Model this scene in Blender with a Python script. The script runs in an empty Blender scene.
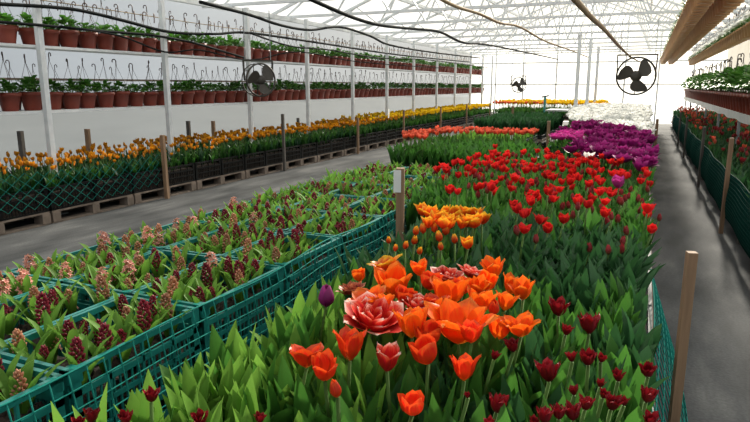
import bpy, math, random
from mathutils import Vector, Matrix, Euler
random.seed(7)
RN = random.Random(11)
PI = math.pi
S = bpy.context.scene
COL = S.collection
H = 1.5
F = 610.0; CX, CY = 375.0, 211.0; VX, VY = 648.0, 86.0

# ------------------------------------------------------------------ camera
Yc = Vector((VX - CX, CY - VY, -F)).normalized()
pitch = math.atan2(CY - VY, F)
Uc = Vector((0, math.cos(pitch), math.sin(pitch)))
Xc = Yc.cross(Uc)
R = Matrix((Xc, Yc, Uc))
cam = bpy.data.objects.new('camera', bpy.data.cameras.new('camera'))
COL.objects.link(cam)
cam.data.sensor_width = 36.0; cam.data.lens = F / 750 * 36; cam.data.clip_start = 0.02; cam.data.clip_end = 500
cam.matrix_world = Matrix.Translation((0, 0, H)) @ R.to_4x4()
S.camera = cam
RT = R.transposed()

def at(x, y, axis, val):            # point on the plane axis = val seen at pixel x, y
    r = R @ Vector((x - CX, CY - y, -F)); o = Vector((0, 0, H))
    return o + r * ((val - o[axis]) / r[axis])
def proj(p):
    c = RT @ (Vector(p) - Vector((0, 0, H)))
    if c.z > -0.05: return None
    return CX - F * c.x / c.z, CY + F * c.y / c.z
def seen(p, m=40):
    q = proj(p)
    return q is not None and -m < q[0] < 750 + m and -m < q[1] < 422 + m

# ------------------------------------------------------------------ materials
def new_mat(name):
    m = bpy.data.materials.new(name); m.use_nodes = True
    nt = m.node_tree; nt.nodes.clear()
    out = nt.nodes.new('ShaderNodeOutputMaterial')
    return m, nt, out
def node(nt, t, **kw):
    n = nt.nodes.new(t)
    for k, v in kw.items(): setattr(n, k, v)
    return n
def ramp(nt, fac, stops):
    r = node(nt, 'ShaderNodeValToRGB'); e = r.color_ramp.elements
    while len(e) < len(stops): e.new(0.5)
    for i, (p, c) in enumerate(stops):
        e[i].position = p; e[i].color = (*c, 1)
    nt.links.new(fac, r.inputs[0]); return r.outputs[0]
def noise_col(nt, scale, stops, coord='Object', stretch=None, detail=4):
    tc = node(nt, 'ShaderNodeTexCoord'); n = node(nt, 'ShaderNodeTexNoise')
    n.inputs['Scale'].default_value = scale; n.inputs['Detail'].default_value = detail
    src = tc.outputs[coord]
    if stretch:
        mp = node(nt, 'ShaderNodeMapping'); mp.inputs['Scale'].default_value = stretch
        nt.links.new(src, mp.inputs[0]); src = mp.outputs[0]
    nt.links.new(src, n.inputs['Vector'])
    return ramp(nt, n.outputs[0], stops), n
def simple(name, c1, c2=None, scale=30, rough=.6, metal=0, bump=0, stretch=None, spec=.5):
    m, nt, out = new_mat(name); b = node(nt, 'ShaderNodeBsdfPrincipled')
    c2 = c2 or tuple(x * .75 for x in c1)
    col, n = noise_col(nt, scale, [(.3, c2), (.7, c1)], stretch=stretch)
    nt.links.new(col, b.inputs['Base Color']); b.inputs['Specular IOR Level'].default_value = spec; b.inputs['Roughness'].default_value = rough; b.inputs['Metallic'].default_value = metal
    if bump:
        bp = node(nt, 'ShaderNodeBump'); bp.inputs['Strength'].default_value = bump; bp.inputs['Distance'].default_value = .01
        nt.links.new(n.outputs[0], bp.inputs['Height']); nt.links.new(bp.outputs[0], b.inputs['Normal'])
    nt.links.new(b.outputs[0], out.inputs[0]); return m
def plant(name, stops, trans=.35, rough=.4, spec=.4, vary=.12, axis='v', nz=.1):
    """thin plant tissue: colour along the petal or leaf, some light passes through"""
    m, nt, out = new_mat(name)
    uv = node(nt, 'ShaderNodeUVMap'); sp = node(nt, 'ShaderNodeSeparateXYZ'); nt.links.new(uv.outputs[0], sp.inputs[0])
    tc = node(nt, 'ShaderNodeTexCoord'); n = node(nt, 'ShaderNodeTexNoise'); n.inputs['Scale'].default_value = 1.0
    mp = node(nt, 'ShaderNodeMapping'); mp.inputs['Scale'].default_value = (11, 2.2, 1)
    nt.links.new(uv.outputs[0], mp.inputs[0]); nt.links.new(mp.outputs[0], n.inputs['Vector'])
    a = node(nt, 'ShaderNodeMath', operation='MULTIPLY_ADD'); a.inputs[1].default_value = nz * 2; 
    nt.links.new(n.outputs[0], a.inputs[0]); nt.links.new(sp.outputs[1 if axis == 'v' else 0], a.inputs[2])
    s2 = node(nt, 'ShaderNodeMath', operation='SUBTRACT'); s2.inputs[1].default_value = nz
    nt.links.new(a.outputs[0], s2.inputs[0])
    col = ramp(nt, s2.outputs[0], stops)
    oi = node(nt, 'ShaderNodeObjectInfo'); hs = node(nt, 'ShaderNodeHueSaturation')
    mr = node(nt, 'ShaderNodeMapRange'); mr.inputs[3].default_value = 1 - vary * 2; mr.inputs[4].default_value = 1 + vary * 2
    nt.links.new(oi.outputs['Random'], mr.inputs[0]); nt.links.new(mr.outputs[0], hs.inputs['Value'])
    mh = node(nt, 'ShaderNodeMapRange'); mh.inputs[3].default_value = .5 - vary * .12; mh.inputs[4].default_value = .5 + vary * .12
    nt.links.new(n.outputs[0], mh.inputs[0]); nt.links.new(mh.outputs[0], hs.inputs['Hue'])
    nt.links.new(col, hs.inputs['Color'])
    b = node(nt, 'ShaderNodeBsdfPrincipled'); b.inputs['Roughness'].default_value = rough
    b.inputs['Specular IOR Level'].default_value = spec
    t = node(nt, 'ShaderNodeBsdfTranslucent'); mx = node(nt, 'ShaderNodeMixShader'); mx.inputs[0].default_value = trans
    nt.links.new(hs.outputs[0], b.inputs['Base Color'])
    nt.links.new(hs.outputs[0], t.inputs['Color'])
    nt.links.new(b.outputs[0], mx.inputs[1]); nt.links.new(t.outputs[0], mx.inputs[2]); nt.links.new(mx.outputs[0], out.inputs[0])
    return m
def film(name, transp, col, bumpy=True):
    m, nt, out = new_mat(name)
    tr = node(nt, 'ShaderNodeBsdfTransparent'); tl = node(nt, 'ShaderNodeBsdfTranslucent'); df = node(nt, 'ShaderNodeBsdfDiffuse')
    c, n = noise_col(nt, 1.3, [(.3, tuple(x * .86 for x in col)), (.7, col)], stretch=(1, .35, 1.5))
    nt.links.new(c, tl.inputs[0]); nt.links.new(c, df.inputs[0])
    a = node(nt, 'ShaderNodeMixShader'); a.inputs[0].default_value = .25
    nt.links.new(tl.outputs[0], a.inputs[1]); nt.links.new(df.outputs[0], a.inputs[2])
    b = node(nt, 'ShaderNodeMixShader'); b.inputs[0].default_value = transp
    nt.links.new(a.outputs[0], b.inputs[1]); nt.links.new(tr.outputs[0], b.inputs[2]); nt.links.new(b.outputs[0], out.inputs[0])
    return m
M = {}
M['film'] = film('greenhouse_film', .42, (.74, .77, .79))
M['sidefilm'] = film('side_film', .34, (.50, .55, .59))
M['white'] = simple('white_painted_steel', (.80, .82, .83), (.68, .70, .72), 12, .4)
M['grey'] = simple('grey_steel', (.33, .35, .36), (.25, .27, .28), 12, .45)
M['black'] = simple('black_plastic', (.006, .007, .007), (.0035, .004, .004), 20, .5, spec=.25)
M['fan'] = simple('haze_browned_black', (.055, .048, .038), None, 20, .55)  # black fans, with the brown of the flare haze put into their colour
M['hose'] = simple('black_rubber', (.010, .013, .013), None, 20, .8, spec=.12)
M['cord'] = simple('brown_cord', (.46, .33, .19), (.30, .21, .12), 30, .8)
M['teal'] = simple('teal_plastic', (.012, .215, .185), (.008, .150, .130), 14, .38)
M['net'] = simple('green_net', (.014, .25, .20), (.010, .19, .15), 30, .8, spec=.15)
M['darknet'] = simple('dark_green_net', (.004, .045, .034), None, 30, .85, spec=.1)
M['whitepl'] = simple('white_plastic', (.50, .51, .50), (.40, .41, .40), 10, .5)
M['soil'] = simple('dark_soil', (.055, .036, .024), (.015, .010, .008), 60, .95, bump=1.0)
M['wood'] = simple('raw_wood', (.33, .20, .115), (.20, .12, .068), 9, .75, stretch=(4, 4, .35), bump=.3)
M['oldwood'] = simple('weathered_wood', (.27, .21, .165), (.15, .115, .09), 9, .85, stretch=(1, 1, .6), bump=.4)
M['greywood'] = simple('grey_wood', (.13, .115, .10), (.07, .06, .055), 9, .85, stretch=(4, 4, .35))
M['terra'] = simple('terracotta_plastic', (.24, .040, .020), (.18, .028, .015), 8, .5)
M['paper'] = simple('white_paper', (.80, .80, .78), (.72, .72, .70), 6, .7)
LEAF = [(0, (.030, .085, .018)), (.5, (.038, .140, .022)), (1, (.070, .205, .030))]
LEAFD = [(0, (.018, .058, .020)), (.5, (.022, .088, .030)), (1, (.040, .125, .038))]
M['leaf'] = plant('tulip_leaf', LEAF, .40, .42)
M['leafblue'] = plant('blue_green_leaf', LEAFD, .3, .45)
M['leafyoung'] = plant('young_leaf', [(0, (.065, .150, .02)), (.5, (.105, .260, .028)), (1, (.18, .36, .055))], .4, .55, .2)
M['stem'] = plant('flower_stem', [(0, (.045, .10, .022)), (1, (.085, .16, .035))], .05, .75, .12)
M['potleaf'] = plant('pot_plant_leaf', [(0, (.04, .12, .018)), (.6, (.08, .25, .03)), (1, (.17, .36, .06))], .35, .45)
def petal(k, stops, trans=.35, **kw): M[k] = plant(k + '_petal', stops, trans, .45, .3, **kw)
petal('orange', [(0, (.80, .42, .02)), (.16, (.88, .22, .012)), (.55, (.88, .110, .008)), (.85, (.90, .15, .010)), (1, (.92, .26, .03))], .38, nz=.18)
petal('redorange', [(0, (.80, .30, .02)), (.18, (.78, .075, .010)), (.7, (.74, .038, .010)), (1, (.82, .12, .02))], .35, nz=.16)
petal('redwhite', [(0, (.40, .010, .010)), (.66, (.58, .016, .012)), (.84, (.72, .09, .05)), (.95, (.86, .48, .38)), (1, (.92, .78, .70))], .25, nz=.22)
petal('flame', [(0, (.70, .06, .01)), (.5, (.80, .07, .01)), (.74, (.88, .24, .015)), (1, (.92, .62, .04))], .35, nz=.16)
petal('bronze', [(0, (.25, .03, .02)), (.7, (.32, .03, .025)), (1, (.55, .20, .09))], .3, nz=.2)
petal('darkred', [(0, (.10, .003, .006)), (.6, (.17, .004, .009)), (1, (.27, .009, .015))], .2)
petal('red', [(0, (.62, .03, .02)), (.5, (.66, .012, .014)), (1, (.72, .022, .022))], .35)
petal('redbud', [(0, (.16, .10, .04)), (.5, (.26, .03, .03)), (1, (.36, .02, .03))], .2)
petal('purple', [(0, (.20, .006, .09)), (.6, (.24, .008, .13)), (1, (.36, .03, .20))], .16, vary=.2)
petal('magenta', [(0, (.40, .02, .18)), (1, (.62, .06, .34))], .3)
petal('whitefl', [(0, (.70, .74, .55)), (.3, (.84, .85, .80)), (1, (.92, .92, .90))], .5, vary=.02)
petal('yellow', [(0, (.75, .48, .02)), (1, (.88, .62, .015))], .35)
petal('amber', [(0, (.60, .30, .03)), (.5, (.80, .30, .015)), (1, (.86, .42, .02))], .35)
petal('coral', [(0, (.55, .20, .06)), (.6, (.76, .10, .05)), (1, (.82, .20, .12))], .35)
petal('hyred', [(0, (.16, .012, .022)), (1, (.30, .022, .045))], .2)
petal('hypeach', [(0, (.30, .15, .075)), (.6, (.50, .22, .12)), (1, (.62, .32, .20))], .25)
petal('hypink', [(0, (.60, .20, .14)), (1, (.80, .42, .34))], .3)

# ------------------------------------------------------------------ mesh builder
class MB:
    def __init__(s): s.v = []; s.f = []; s.m = []; s.uv = []
    def add(s, vs, fs, mi=0, uv=None):
        o = len(s.v); s.v += [tuple(p) for p in vs]; s.uv += uv or [(0.5, 0.5)] * len(vs)
        s.f += [tuple(i + o for i in f) for f in fs]; s.m += [mi] * len(fs); return s
    def box(s, c, d, rz=0, mi=0, M4=None):
        x, y, z = d[0] / 2, d[1] / 2, d[2] / 2
        m = M4 or (Matrix.Translation(c) @ Matrix.Rotation(rz, 4, 'Z'))
        vs = [m @ Vector(p) for p in ((-x, -y, -z), (x, -y, -z), (x, y, -z), (-x, y, -z), (-x, -y, z), (x, -y, z), (x, y, z), (-x, y, z))]
        return s.add(vs, [(0, 3, 2, 1), (4, 5, 6, 7), (0, 1, 5, 4), (1, 2, 6, 5), (2, 3, 7, 6), (3, 0, 4, 7)], mi)
    def box2(s, a, b, mi=0):
        return s.box([(p + q) / 2 for p, q in zip(a, b)], [abs(q - p) for p, q in zip(a, b)], mi=mi)
    def bar(s, p, q, w, h=None, mi=0):
        p = Vector(p); q = Vector(q); d = q - p
        m = Matrix.Translation((p + q) / 2) @ d.to_track_quat('Z', 'X').to_matrix().to_4x4()
        return s.box(None, (w, h or w, d.length), mi=mi, M4=m)
    def tube(s, pts, r, n=5, mi=0, closed=False):
        pts = [Vector(p) for p in pts]; vs = []; fs = []; uv = []; L = len(pts); up = None
        for i, p in enumerate(pts):
            a = pts[i - 1] if (i or closed) else p; b = pts[(i + 1) % L] if (i < L - 1 or closed) else p
            t = (b - a).normalized()
            if up is None: up = Vector((0, 0, 1)) if abs(t.z) < .9 else Vector((1, 0, 0))
            u = t.cross(up)
            if u.length < 1e-4: u = t.cross(Vector((0, 1, .1)))
            u.normalize(); w = u.cross(t); up = w
            rr = r(i / max(1, L - 1)) if callable(r) else r
            for k in range(n):
                an = 2 * PI * k / n; vs.append(p + u * (math.cos(an) * rr) + w * (math.sin(an) * rr)); uv.append((k / n, i / max(1, L - 1)))
        for i in range(L if closed else L - 1):
            j = (i + 1) % L
            for k in range(n): fs.append((i * n + k, i * n + (k + 1) % n, j * n + (k + 1) % n, j * n + k))
        if not closed: fs += [tuple(range(n))[::-1], tuple((L - 1) * n + k for k in range(n))]
        return s.add(vs, fs, mi, uv)
    def lathe(s, prof, n=16, c=(0, 0, 0), mi=0):
        vs = []; fs = []; uv = []
        for i, (r, z) in enumerate(prof):
            for k in range(n):
                a = 2 * PI * k / n; vs.append((c[0] + r * math.cos(a), c[1] + r * math.sin(a), c[2] + z)); uv.append((k / n, i / (len(prof) - 1)))
        for i in range(len(prof) - 1):
            for k in range(n): fs.append((i * n + k, i * n + (k + 1) % n, (i + 1) * n + (k + 1) % n, (i + 1) * n + k))
        return s.add(vs, fs, mi, uv)
    def grid(s, fn, nu, nv, mi=0):
        vs = []; uv = []; fs = []
        for j in range(nv + 1):
            for i in range(nu + 1):
                u, v = i / nu, j / nv; vs.append(fn(u, v)); uv.append((u, v))
        for j in range(nv):
            for i in range(nu):
                a = j * (nu + 1) + i; fs.append((a, a + 1, a + nu + 2, a + nu + 1))
        return s.add(vs, fs, mi, uv)
    def _join(s, o, m4, mi):
        off = len(s.v); s.v += [tuple(m4 @ Vector(p)) for p in o.v]; s.uv += o.uv
        s.f += [tuple(i + off for i in f) for f in o.f]; s.m += (o.m if mi is None else [mi] * len(o.f)); return s
    def mesh(s, name, mats, smooth=False):
        me = bpy.data.meshes.new(name); me.from_pydata(s.v, [], s.f)
        for m in (mats if isinstance(mats, (list, tuple)) else [mats]): me.materials.append(m)
        me.polygons.foreach_set('material_index', s.m)
        if smooth: me.polygons.foreach_set('use_smooth', [True] * len(s.f))
        ul = me.uv_layers.new(name='UVMap'); li = [0] * len(me.loops); me.loops.foreach_get('vertex_index', li)
        ul.data.foreach_set('uv', [c for i in li for c in s.uv[i]])
        me.update(); return me

def link(name, data, parent=None, loc=None, rz=None):
    o = bpy.data.objects.new(name, data); COL.objects.link(o)
    if parent: o.parent = parent
    if loc is not None: o.location = loc
    if rz is not None: o.rotation_euler = (0, 0, rz)
    return o
def tag(o, label, cat, group=None, kind=None):
    if label: o['label'] = label
    if cat: o['category'] = cat
    if group: o['group'] = group
    if kind: o['kind'] = kind
    return o
def thing(name, label, cat, loc=(0, 0, 0), rot=0, group=None, sc=1):
    o = link(name, None, None, loc); o.rotation_euler = rot if isinstance(rot, tuple) else (0, 0, rot)
    o.empty_display_size = .05; o.scale = (sc,) * 3 if not isinstance(sc, tuple) else sc
    return tag(o, label, cat, group)
def solo(name, me, label, cat, loc=(0, 0, 0), rot=0, group=None, sc=1):
    o = link(name, me, None, loc); o.rotation_euler = rot if isinstance(rot, tuple) else (0, 0, rot)
    o.scale = (sc,) * 3 if not isinstance(sc, tuple) else sc
    return tag(o, label, cat, group)
def parts(root, lst):
    """lst: (name, mesh, matrix or None, [sub-parts])"""
    for it in lst:
        o = link(it[0], it[1], root)
        if len(it) > 2 and it[2] is not None: o.matrix_local = it[2]
        for sub in (it[3] if len(it) > 3 else []):
            c = link(sub[0], sub[1], o)
            if len(sub) > 2 and sub[2] is not None: c.matrix_local = sub[2]
    return root
def structure(name, mb, mat, smooth=False):
    o = link(name, mb.mesh(name, mat, smooth)); o['kind'] = 'structure'; return o
UN = ['first', 'second', 'third', 'fourth', 'fifth', 'sixth', 'seventh', 'eighth', 'ninth', 'tenth', 'eleventh', 'twelfth', 'thirteenth', 'fourteenth', 'fifteenth', 'sixteenth', 'seventeenth', 'eighteenth', 'nineteenth']
TENS = ['twenty', 'thirty', 'forty', 'fifty', 'sixty', 'seventy', 'eighty', 'ninety']
TTH = ['twentieth', 'thirtieth', 'fortieth', 'fiftieth', 'sixtieth', 'seventieth', 'eightieth', 'ninetieth']
def nth(n):
    if n <= 19: return UN[n - 1]
    t, u = divmod(n - 20, 10)
    return TTH[t] if u == 0 else TENS[t] + '-' + UN[u - 1]
def T(x, y, z): return Matrix.Translation((x, y, z))
def RZ(a): return Matrix.Rotation(a, 4, 'Z')

# ------------------------------------------------------------------ plant shapes
def leaf_mb(L, W, lean=.15, bend=.5, fold=.5, nv=7, nu=2, twist=0, basew=.35, mi=0):
    """blade from the origin upwards, leaning to +x"""
    cl = []; x = z = 0
    N = 24
    for k in range(N + 1):
        t = k / N; th = lean + bend * t * t; cl.append((x, z, th)); x += math.sin(th) * L / N; z += math.cos(th) * L / N
    def fn(u, v):
        i = min(N, int(round(v * N))); x, z, th = cl[i]
        w = W * .5 * (basew + (1 - basew) * math.sin(min(1, v / .45) * PI / 2)) * (1 - max(0, (v - .38) / .62) ** 3.4)
        w = max(w, .0008); sgn = u * 2 - 1; a = twist * v
        off = abs(sgn) * w * fold
        return (x - math.cos(th) * off + math.sin(a) * sgn * w * .6, sgn * w * math.cos(a), z + math.sin(th) * off)
    return MB().grid(fn, nu, nv, mi)
def stem_mb(Ln, r=.004, curve=.02, mi=0):
    return MB().tube([(curve * (t / 4) ** 2, 0, Ln * t / 4) for t in range(5)], r, 5, mi)
def petal_fn(r0, hgt, ang, half, openness, tip=1.0, ruf=0, seed=0, flare=0):
    rn = random.Random(seed); ph = rn.uniform(0, 6)
    def fn(u, v):
        s = u * 2 - 1
        shape = math.sin(min(1, (v * .92 + .10) / .62) * PI / 2) * (1 - max(0, (v - .55) / .45) ** (2.2 * tip)) ** .8 if v < 1 else .02
        a = ang + s * half * shape
        r = r0 * (math.sin(min(1, v / .5) * PI / 2) * .92 + .08) * (1 + openness * v * v) + flare * r0 * max(0, v - .6) ** 1.3 * 3
        z = hgt * (v ** 1.15 if v < .3 else .3 ** 1.15 + (v - .3) * (1 - .3 ** 1.15) / .7)
        z -= flare * hgt * max(0, v - .65) ** 1.5 * 1.4
        r += r0 * .10 * (1 - s * s) * math.sin(v * PI)
        if ruf:
            k = math.sin(s * 7 + ph + v * 3) * ruf * v * r0
            r += k; z += math.cos(s * 9 + ph) * ruf * v * hgt * .5
        return (r * math.cos(a), r * math.sin(a), z)
    return fn
def whorl(mb, n, r0, h, half, op, a0=0, tip=1, ruf=0, flare=0, jit=.12, seed=0, nu=4, nv=6, mi=0, z0=0):
    rn = random.Random(seed)
    for k in range(n):
        g = MB().grid(petal_fn(r0 * rn.uniform(.93, 1.07), h * rn.uniform(1 - jit, 1 + jit * .5), a0 + 2 * PI * k / n + rn.uniform(-jit, jit), half,
                               op + rn.uniform(-jit, jit) * 1.2, tip, ruf, seed * 31 + k, flare * rn.uniform(.6, 1.4)), nu, nv, mi)
        mb._join(g, T(0, 0, z0), mi)
    return mb
def bloom(kind, seed, lo=False):
    """unit bloom about 1 wide and 1 high: (inner mesh builder, outer petals builders)"""
    nu, nv = (2, 4) if lo else (4, 7)
    inner = MB(); outer = []
    def outs(n, *a, **k):
        for q in range(n):
            rn = random.Random(seed * 7 + q)
            outer.append(whorl(MB(), 1, *a, a0=2 * PI * q / n + rn.uniform(-.12, .12), seed=seed * 13 + q, nu=nu, nv=nv, **k))
    if kind == 'open':
        whorl(inner, 3, .36, .95, .98, .45, .5, .75, .03, .10, seed=seed, nu=nu, nv=nv); outs(4, .40, 1.0, .85, .62, flare=.22, ruf=.10, tip=.72)
        inner.tube([(0, 0, .05), (0, 0, .4)], .06, 5); 
    elif kind == 'wide':
        whorl(inner, 3, .40, .82, .95, .7, .5, .75, .04, .12, seed=seed, nu=nu, nv=nv); outs(4, .44, .80, .82, 1.0, flare=.28, ruf=.12, tip=.72)
    elif kind == 'cup':
        whorl(inner, 3, .38, 1.0, 1.0, .18, .5, 1.2, .02, 0, seed=seed, nu=nu, nv=nv); outs(3, .42, 1.0, 1.0, .28, tip=1.2, flare=.05)
    elif kind == 'bud':
        whorl(inner, 3, .34, 1.25, 1.15, -.62, .5, 1.0, 0, 0, .05, seed, nu, nv); outs(3, .37, 1.2, 1.15, -.55, jit=.05)
    elif kind == 'double':
        whorl(inner, 4, .16, .70, .9, .5, 0, 1.2, .12, .05, .2, seed, nu, nv); whorl(inner, 6, .28, .74, .65, .6, .4, 1.2, .10, .1, .2, seed + 1, nu, nv)
        whorl(inner, 6, .36, .68, .62, .8, .1, 1.2, .08, .12, .18, seed + 2, nu, nv); outs(6, .44, .60, .62, 1.0, flare=.22, ruf=.06, tip=1.2)
    elif kind == 'parrot':
        whorl(inner, 4, .24, .95, .9, .5, .3, .8, .16, .1, .25, seed, nu, nv); outs(5, .36, .95, .75, .6, flare=.2, ruf=.16, tip=.9)
    return inner, outer
def bloom_all(kind, seed, lo=True):
    i, o = bloom(kind, seed, lo)
    for q in o: i._join(q, Matrix.Identity(4), 0)
    return i
SC = lambda sx, sz: Matrix.Diagonal((sx, sx, sz, 1))

# near tulip parts, shared by copies
LEAFM = {}
for key, mat in (('leaf', M['leaf']), ('leafblue', M['leafblue']), ('leafyoung', M['leafyoung'])):
    LEAFM[key] = [leaf_mb(.33 * q, .074 * w, le, be, .38, 8, 2, tw).mesh('leaf', mat, True) for q, w, le, be, tw in
                  ((1, 1, .05, .22, .3), (.9, 1.1, .12, .3, -.3), (1.06, .85, .04, .15, .5), (.8, 1.0, .16, .6, .2), (.95, .8, .03, .3, -.5), (.85, 1.15, .2, .35, .1))]
STEMM = [stem_mb(1, .0045, c).mesh('stem', M['stem'], True) for c in (.02, .06, -.05)]
BL = {}
def bloom_meshes(kind, mat, seed, lo=False):
    k = (kind, mat, seed, lo)
    if k not in BL:
        i, o = bloom(kind, seed, lo)
        BL[k] = (i.mesh('bloom', M[mat], True), [q.mesh('petal', M[mat], True) for q in o])
    return BL[k]
BA = {}
def bloom_mesh(kind, mat, seed):
    k = (kind, mat, seed)
    if k not in BA: BA[k] = bloom_all(kind, seed).mesh('bloom', M[mat], True)
    return BA[k]

def tulip(name, label, cat, base, top, kind, mat, w, hgt=None, group=None, leaves=3, lk='leaf', petals=True, tilt=None, lscale=1.0, seed=None):
    """tulip plant rooted at base whose bloom is centred on top"""
    base = Vector(base); top = Vector(top); hgt = hgt or w
    seed = RN.randrange(4) if seed is None else seed
    a0 = RN.uniform(0, 6.28)
    t = thing(name, label, cat, base, 0, group)
    btm = top - base - Vector((0, 0, hgt * .5))
    d = btm
    q = Vector((0, 0, 1)).rotation_difference(d.normalized()).to_matrix().to_4x4()
    lscale *= .98
    lst = [('stem', STEMM[0], q @ Matrix.Diagonal((1, 1, d.length, 1)))]
    tilt = tilt if tilt is not None else (RN.uniform(-.25, .25), RN.uniform(-.25, .25))
    off = Vector((.02, 0, 0))
    bm = T(*(btm + q.to_3x3() @ off)) @ Matrix.Rotation(tilt[0], 4, 'X') @ Matrix.Rotation(tilt[1], 4, 'Y') @ RZ(a0) @ SC(w, hgt)
    if petals:
        i, o = bloom_meshes(kind, mat, seed)
        lst.append(('bloom', i, bm, [('petal', x) for x in o]))
    else:
        lst.append(('bloom', bloom_mesh(kind, mat, seed), bm))
    for k in range(leaves):
        s = RN.uniform(.85, 1.1) * lscale
        lst.append(('leaf', RN.choice(LEAFM[lk]), RZ(a0 + k * 2.3 + RN.uniform(-.4, .4)) @ T(.008, 0, 0) @ Matrix.Scale(s, 4)))
    return parts(t, lst)

# ------------------------------------------------------------------ the setting
Y0, Y1 = -2.0, 27.5
XL, XR, XM = -7.3, 2.7, -2.3
ZE, ZR = 2.9, 4.9
def concrete():
    m, nt, out = new_mat('concrete'); b = node(nt, 'ShaderNodeBsdfPrincipled')
    c1, n1 = noise_col(nt, 2.2, [(.34, (.050, .053, .055)), (.55, (.105, .108, .110)), (.75, (.20, .20, .195))], stretch=(1.6, .45, 1), detail=8)
    c2, n2 = noise_col(nt, 60, [(.3, (.72, .72, .72)), (.7, (1, 1, 1))])
    mx = node(nt, 'ShaderNodeMix', data_type='RGBA', blend_type='MULTIPLY'); mx.inputs[0].default_value = 1
    nt.links.new(c1, mx.inputs[6]); nt.links.new(c2, mx.inputs[7]); nt.links.new(mx.outputs[2], b.inputs['Base Color'])
    rr = node(nt, 'ShaderNodeMapRange'); rr.inputs[3].default_value = .8; rr.inputs[4].default_value = .95; b.inputs['Specular IOR Level'].default_value = .2
    nt.links.new(n1.outputs[0], rr.inputs[0]); nt.links.new(rr.outputs[0], b.inputs['Roughness'])
    bp = node(nt, 'ShaderNodeBump'); bp.inputs['Strength'].default_value = .3; bp.inputs['Distance'].default_value = .005
    nt.links.new(n2.outputs[0], bp.inputs['Height']); nt.links.new(bp.outputs[0], b.inputs['Normal']); nt.links.new(b.outputs[0], out.inputs[0]); return m
M['concrete'] = concrete()
structure('floor', MB().box2((XL, Y0, -.08), (XR, Y1, 0)), M['concrete'])
structure('ground', MB().box2((-60, -60, -.3), (60, 90, -.1)), simple('outdoor_ground', (.15, .155, .15), (.11, .115, .11), .4, .9))
def sheet(nx, ny, fn, th=0): return MB().grid(fn, nx, ny)
def wavy(a, b): return .012 * math.sin(a * 3.1 + b * 5.3) + .008 * math.sin(a * 7.7)
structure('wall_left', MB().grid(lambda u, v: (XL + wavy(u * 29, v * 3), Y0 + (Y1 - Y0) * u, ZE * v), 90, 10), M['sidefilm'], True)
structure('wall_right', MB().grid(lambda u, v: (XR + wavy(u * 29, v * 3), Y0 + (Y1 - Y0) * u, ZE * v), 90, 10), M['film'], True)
def gable(u, v):
    x = XL + (XR - XL) * u; top = ZE + (ZR - ZE) * (1 - abs(x - XM) / (XR - XM))
    return (x, Y1 + wavy(x * 2, v * 3), top * v)
structure('wall_back', MB().grid(gable, 40, 10), M['film'], True)
cm = MB()
cm.grid(lambda u, v: (XL + (XM - XL) * v, Y0 + (Y1 - Y0) * u, ZE + (ZR - ZE) * v + wavy(u * 29, v * 4)), 90, 8)
cm.grid(lambda u, v: (XM + (XR - XM) * v, Y0 + (Y1 - Y0) * u, ZR - (ZR - ZE) * v + wavy(u * 29, v * 4)), 90, 8)
structure('ceiling', cm, M['film'], True)

# roof trusses, columns, purlins
TY = [.9, 2.95, 5.02, 7.0, 9.03, 11.05, 13.16, 15.25, 17.3, 19.5, 21.6, 23.7, 25.6, 27.3]
XC = -6.62
def rz(x): return ZE + (ZR - ZE) * (1 - abs(x - XM) / (XR - XM))
ch = MB().bar((XL + .05, 0, 2.86), (XR - .05, 0, 2.86), .05, .05).mesh('bottom_chord', M['white'])
rafL = MB().bar((XL + .05, 0, ZE - .03), (XM, 0, ZR - .05), .05, .07).mesh('rafter', M['white'])
rafR = MB().bar((XR - .05, 0, ZE - .03), (XM, 0, ZR - .05), .05, .07).mesh('rafter', M['white'])
webs = []
n = 8
for k in range(n):
    xa = XL + .5 + (XR - XL - 1) * k / n; xb = xa + (XR - XL - 1) / n * .5; xc = xa + (XR - XL - 1) / n
    webs.append(MB().bar((xa, 0, 2.86), (xb, 0, rz(xb) - .06), .03).mesh('web', M['white']))
    webs.append(MB().bar((xb, 0, rz(xb) - .06), (xc, 0, 2.86), .03).mesh('web', M['white']))
tys = [y for y in TY if y > 6]
for k, y in enumerate(tys):
    t = thing('roof_truss', 'white steel roof truss with zigzag webs, %s one from the viewer' % nth(k + 1), 'truss', (0, y, 0), 0, 'roof trusses')
    parts(t, [('bottom_chord', ch), ('rafter', rafL), ('rafter', rafR)] + [('web', w) for w in webs])
pl = [-6.62, -5.6, -4.5, -3.4, -2.3, -1.2, -.1, 1.0, 2.0]
for k, x in enumerate(pl):
    z = 2.80 if k == 0 else rz(x) - .03
    o = MB().box2((x - .03, Y0, z - .05), (x + .03, Y1, z + .03)).mesh('purlin', M['white'])
    lab = 'long white eave beam running the length of the left side above the shelves' if k == 0 else 'long white roof purlin under the film, %s from the left' % nth(k + 1)
    solo('purlin', o, lab, 'beam', group='roof purlins')
colw = MB().box2((-.032, -.032, 0), (.032, .032, 2.8))
colm = colw.mesh('column', M['white']); basem = MB().box2((-.08, -.08, 0), (.08, .08, .02)).mesh('base_plate', M['grey'])
kk = 0
for y in TY:
    if y < 5: continue
    kk += 1
    t = thing('column', 'white steel column behind the left bed carrying the shelves, %s from the left' % nth(kk), 'column', (XC + .28, y, 0), 0, 'columns along the left shelf')
    parts(t, [('post', colm), ('base_plate', basem)])
for k, (px, yy) in enumerate(((576, 17.4), (587, 19.4), (595, 23.4))):
    p = at(px, 100, 1, yy)
    t = thing('column', 'slender white column rising behind the white flowers, %s from the left' % nth(k + 1), 'column', (p.x, yy, 0), 0, 'middle columns')
    parts(t, [('post', MB().box2((-.045, -.045, 0), (.045, .045, 2.84)).mesh('post', M['white'])), ('base_plate', basem)])
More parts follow.
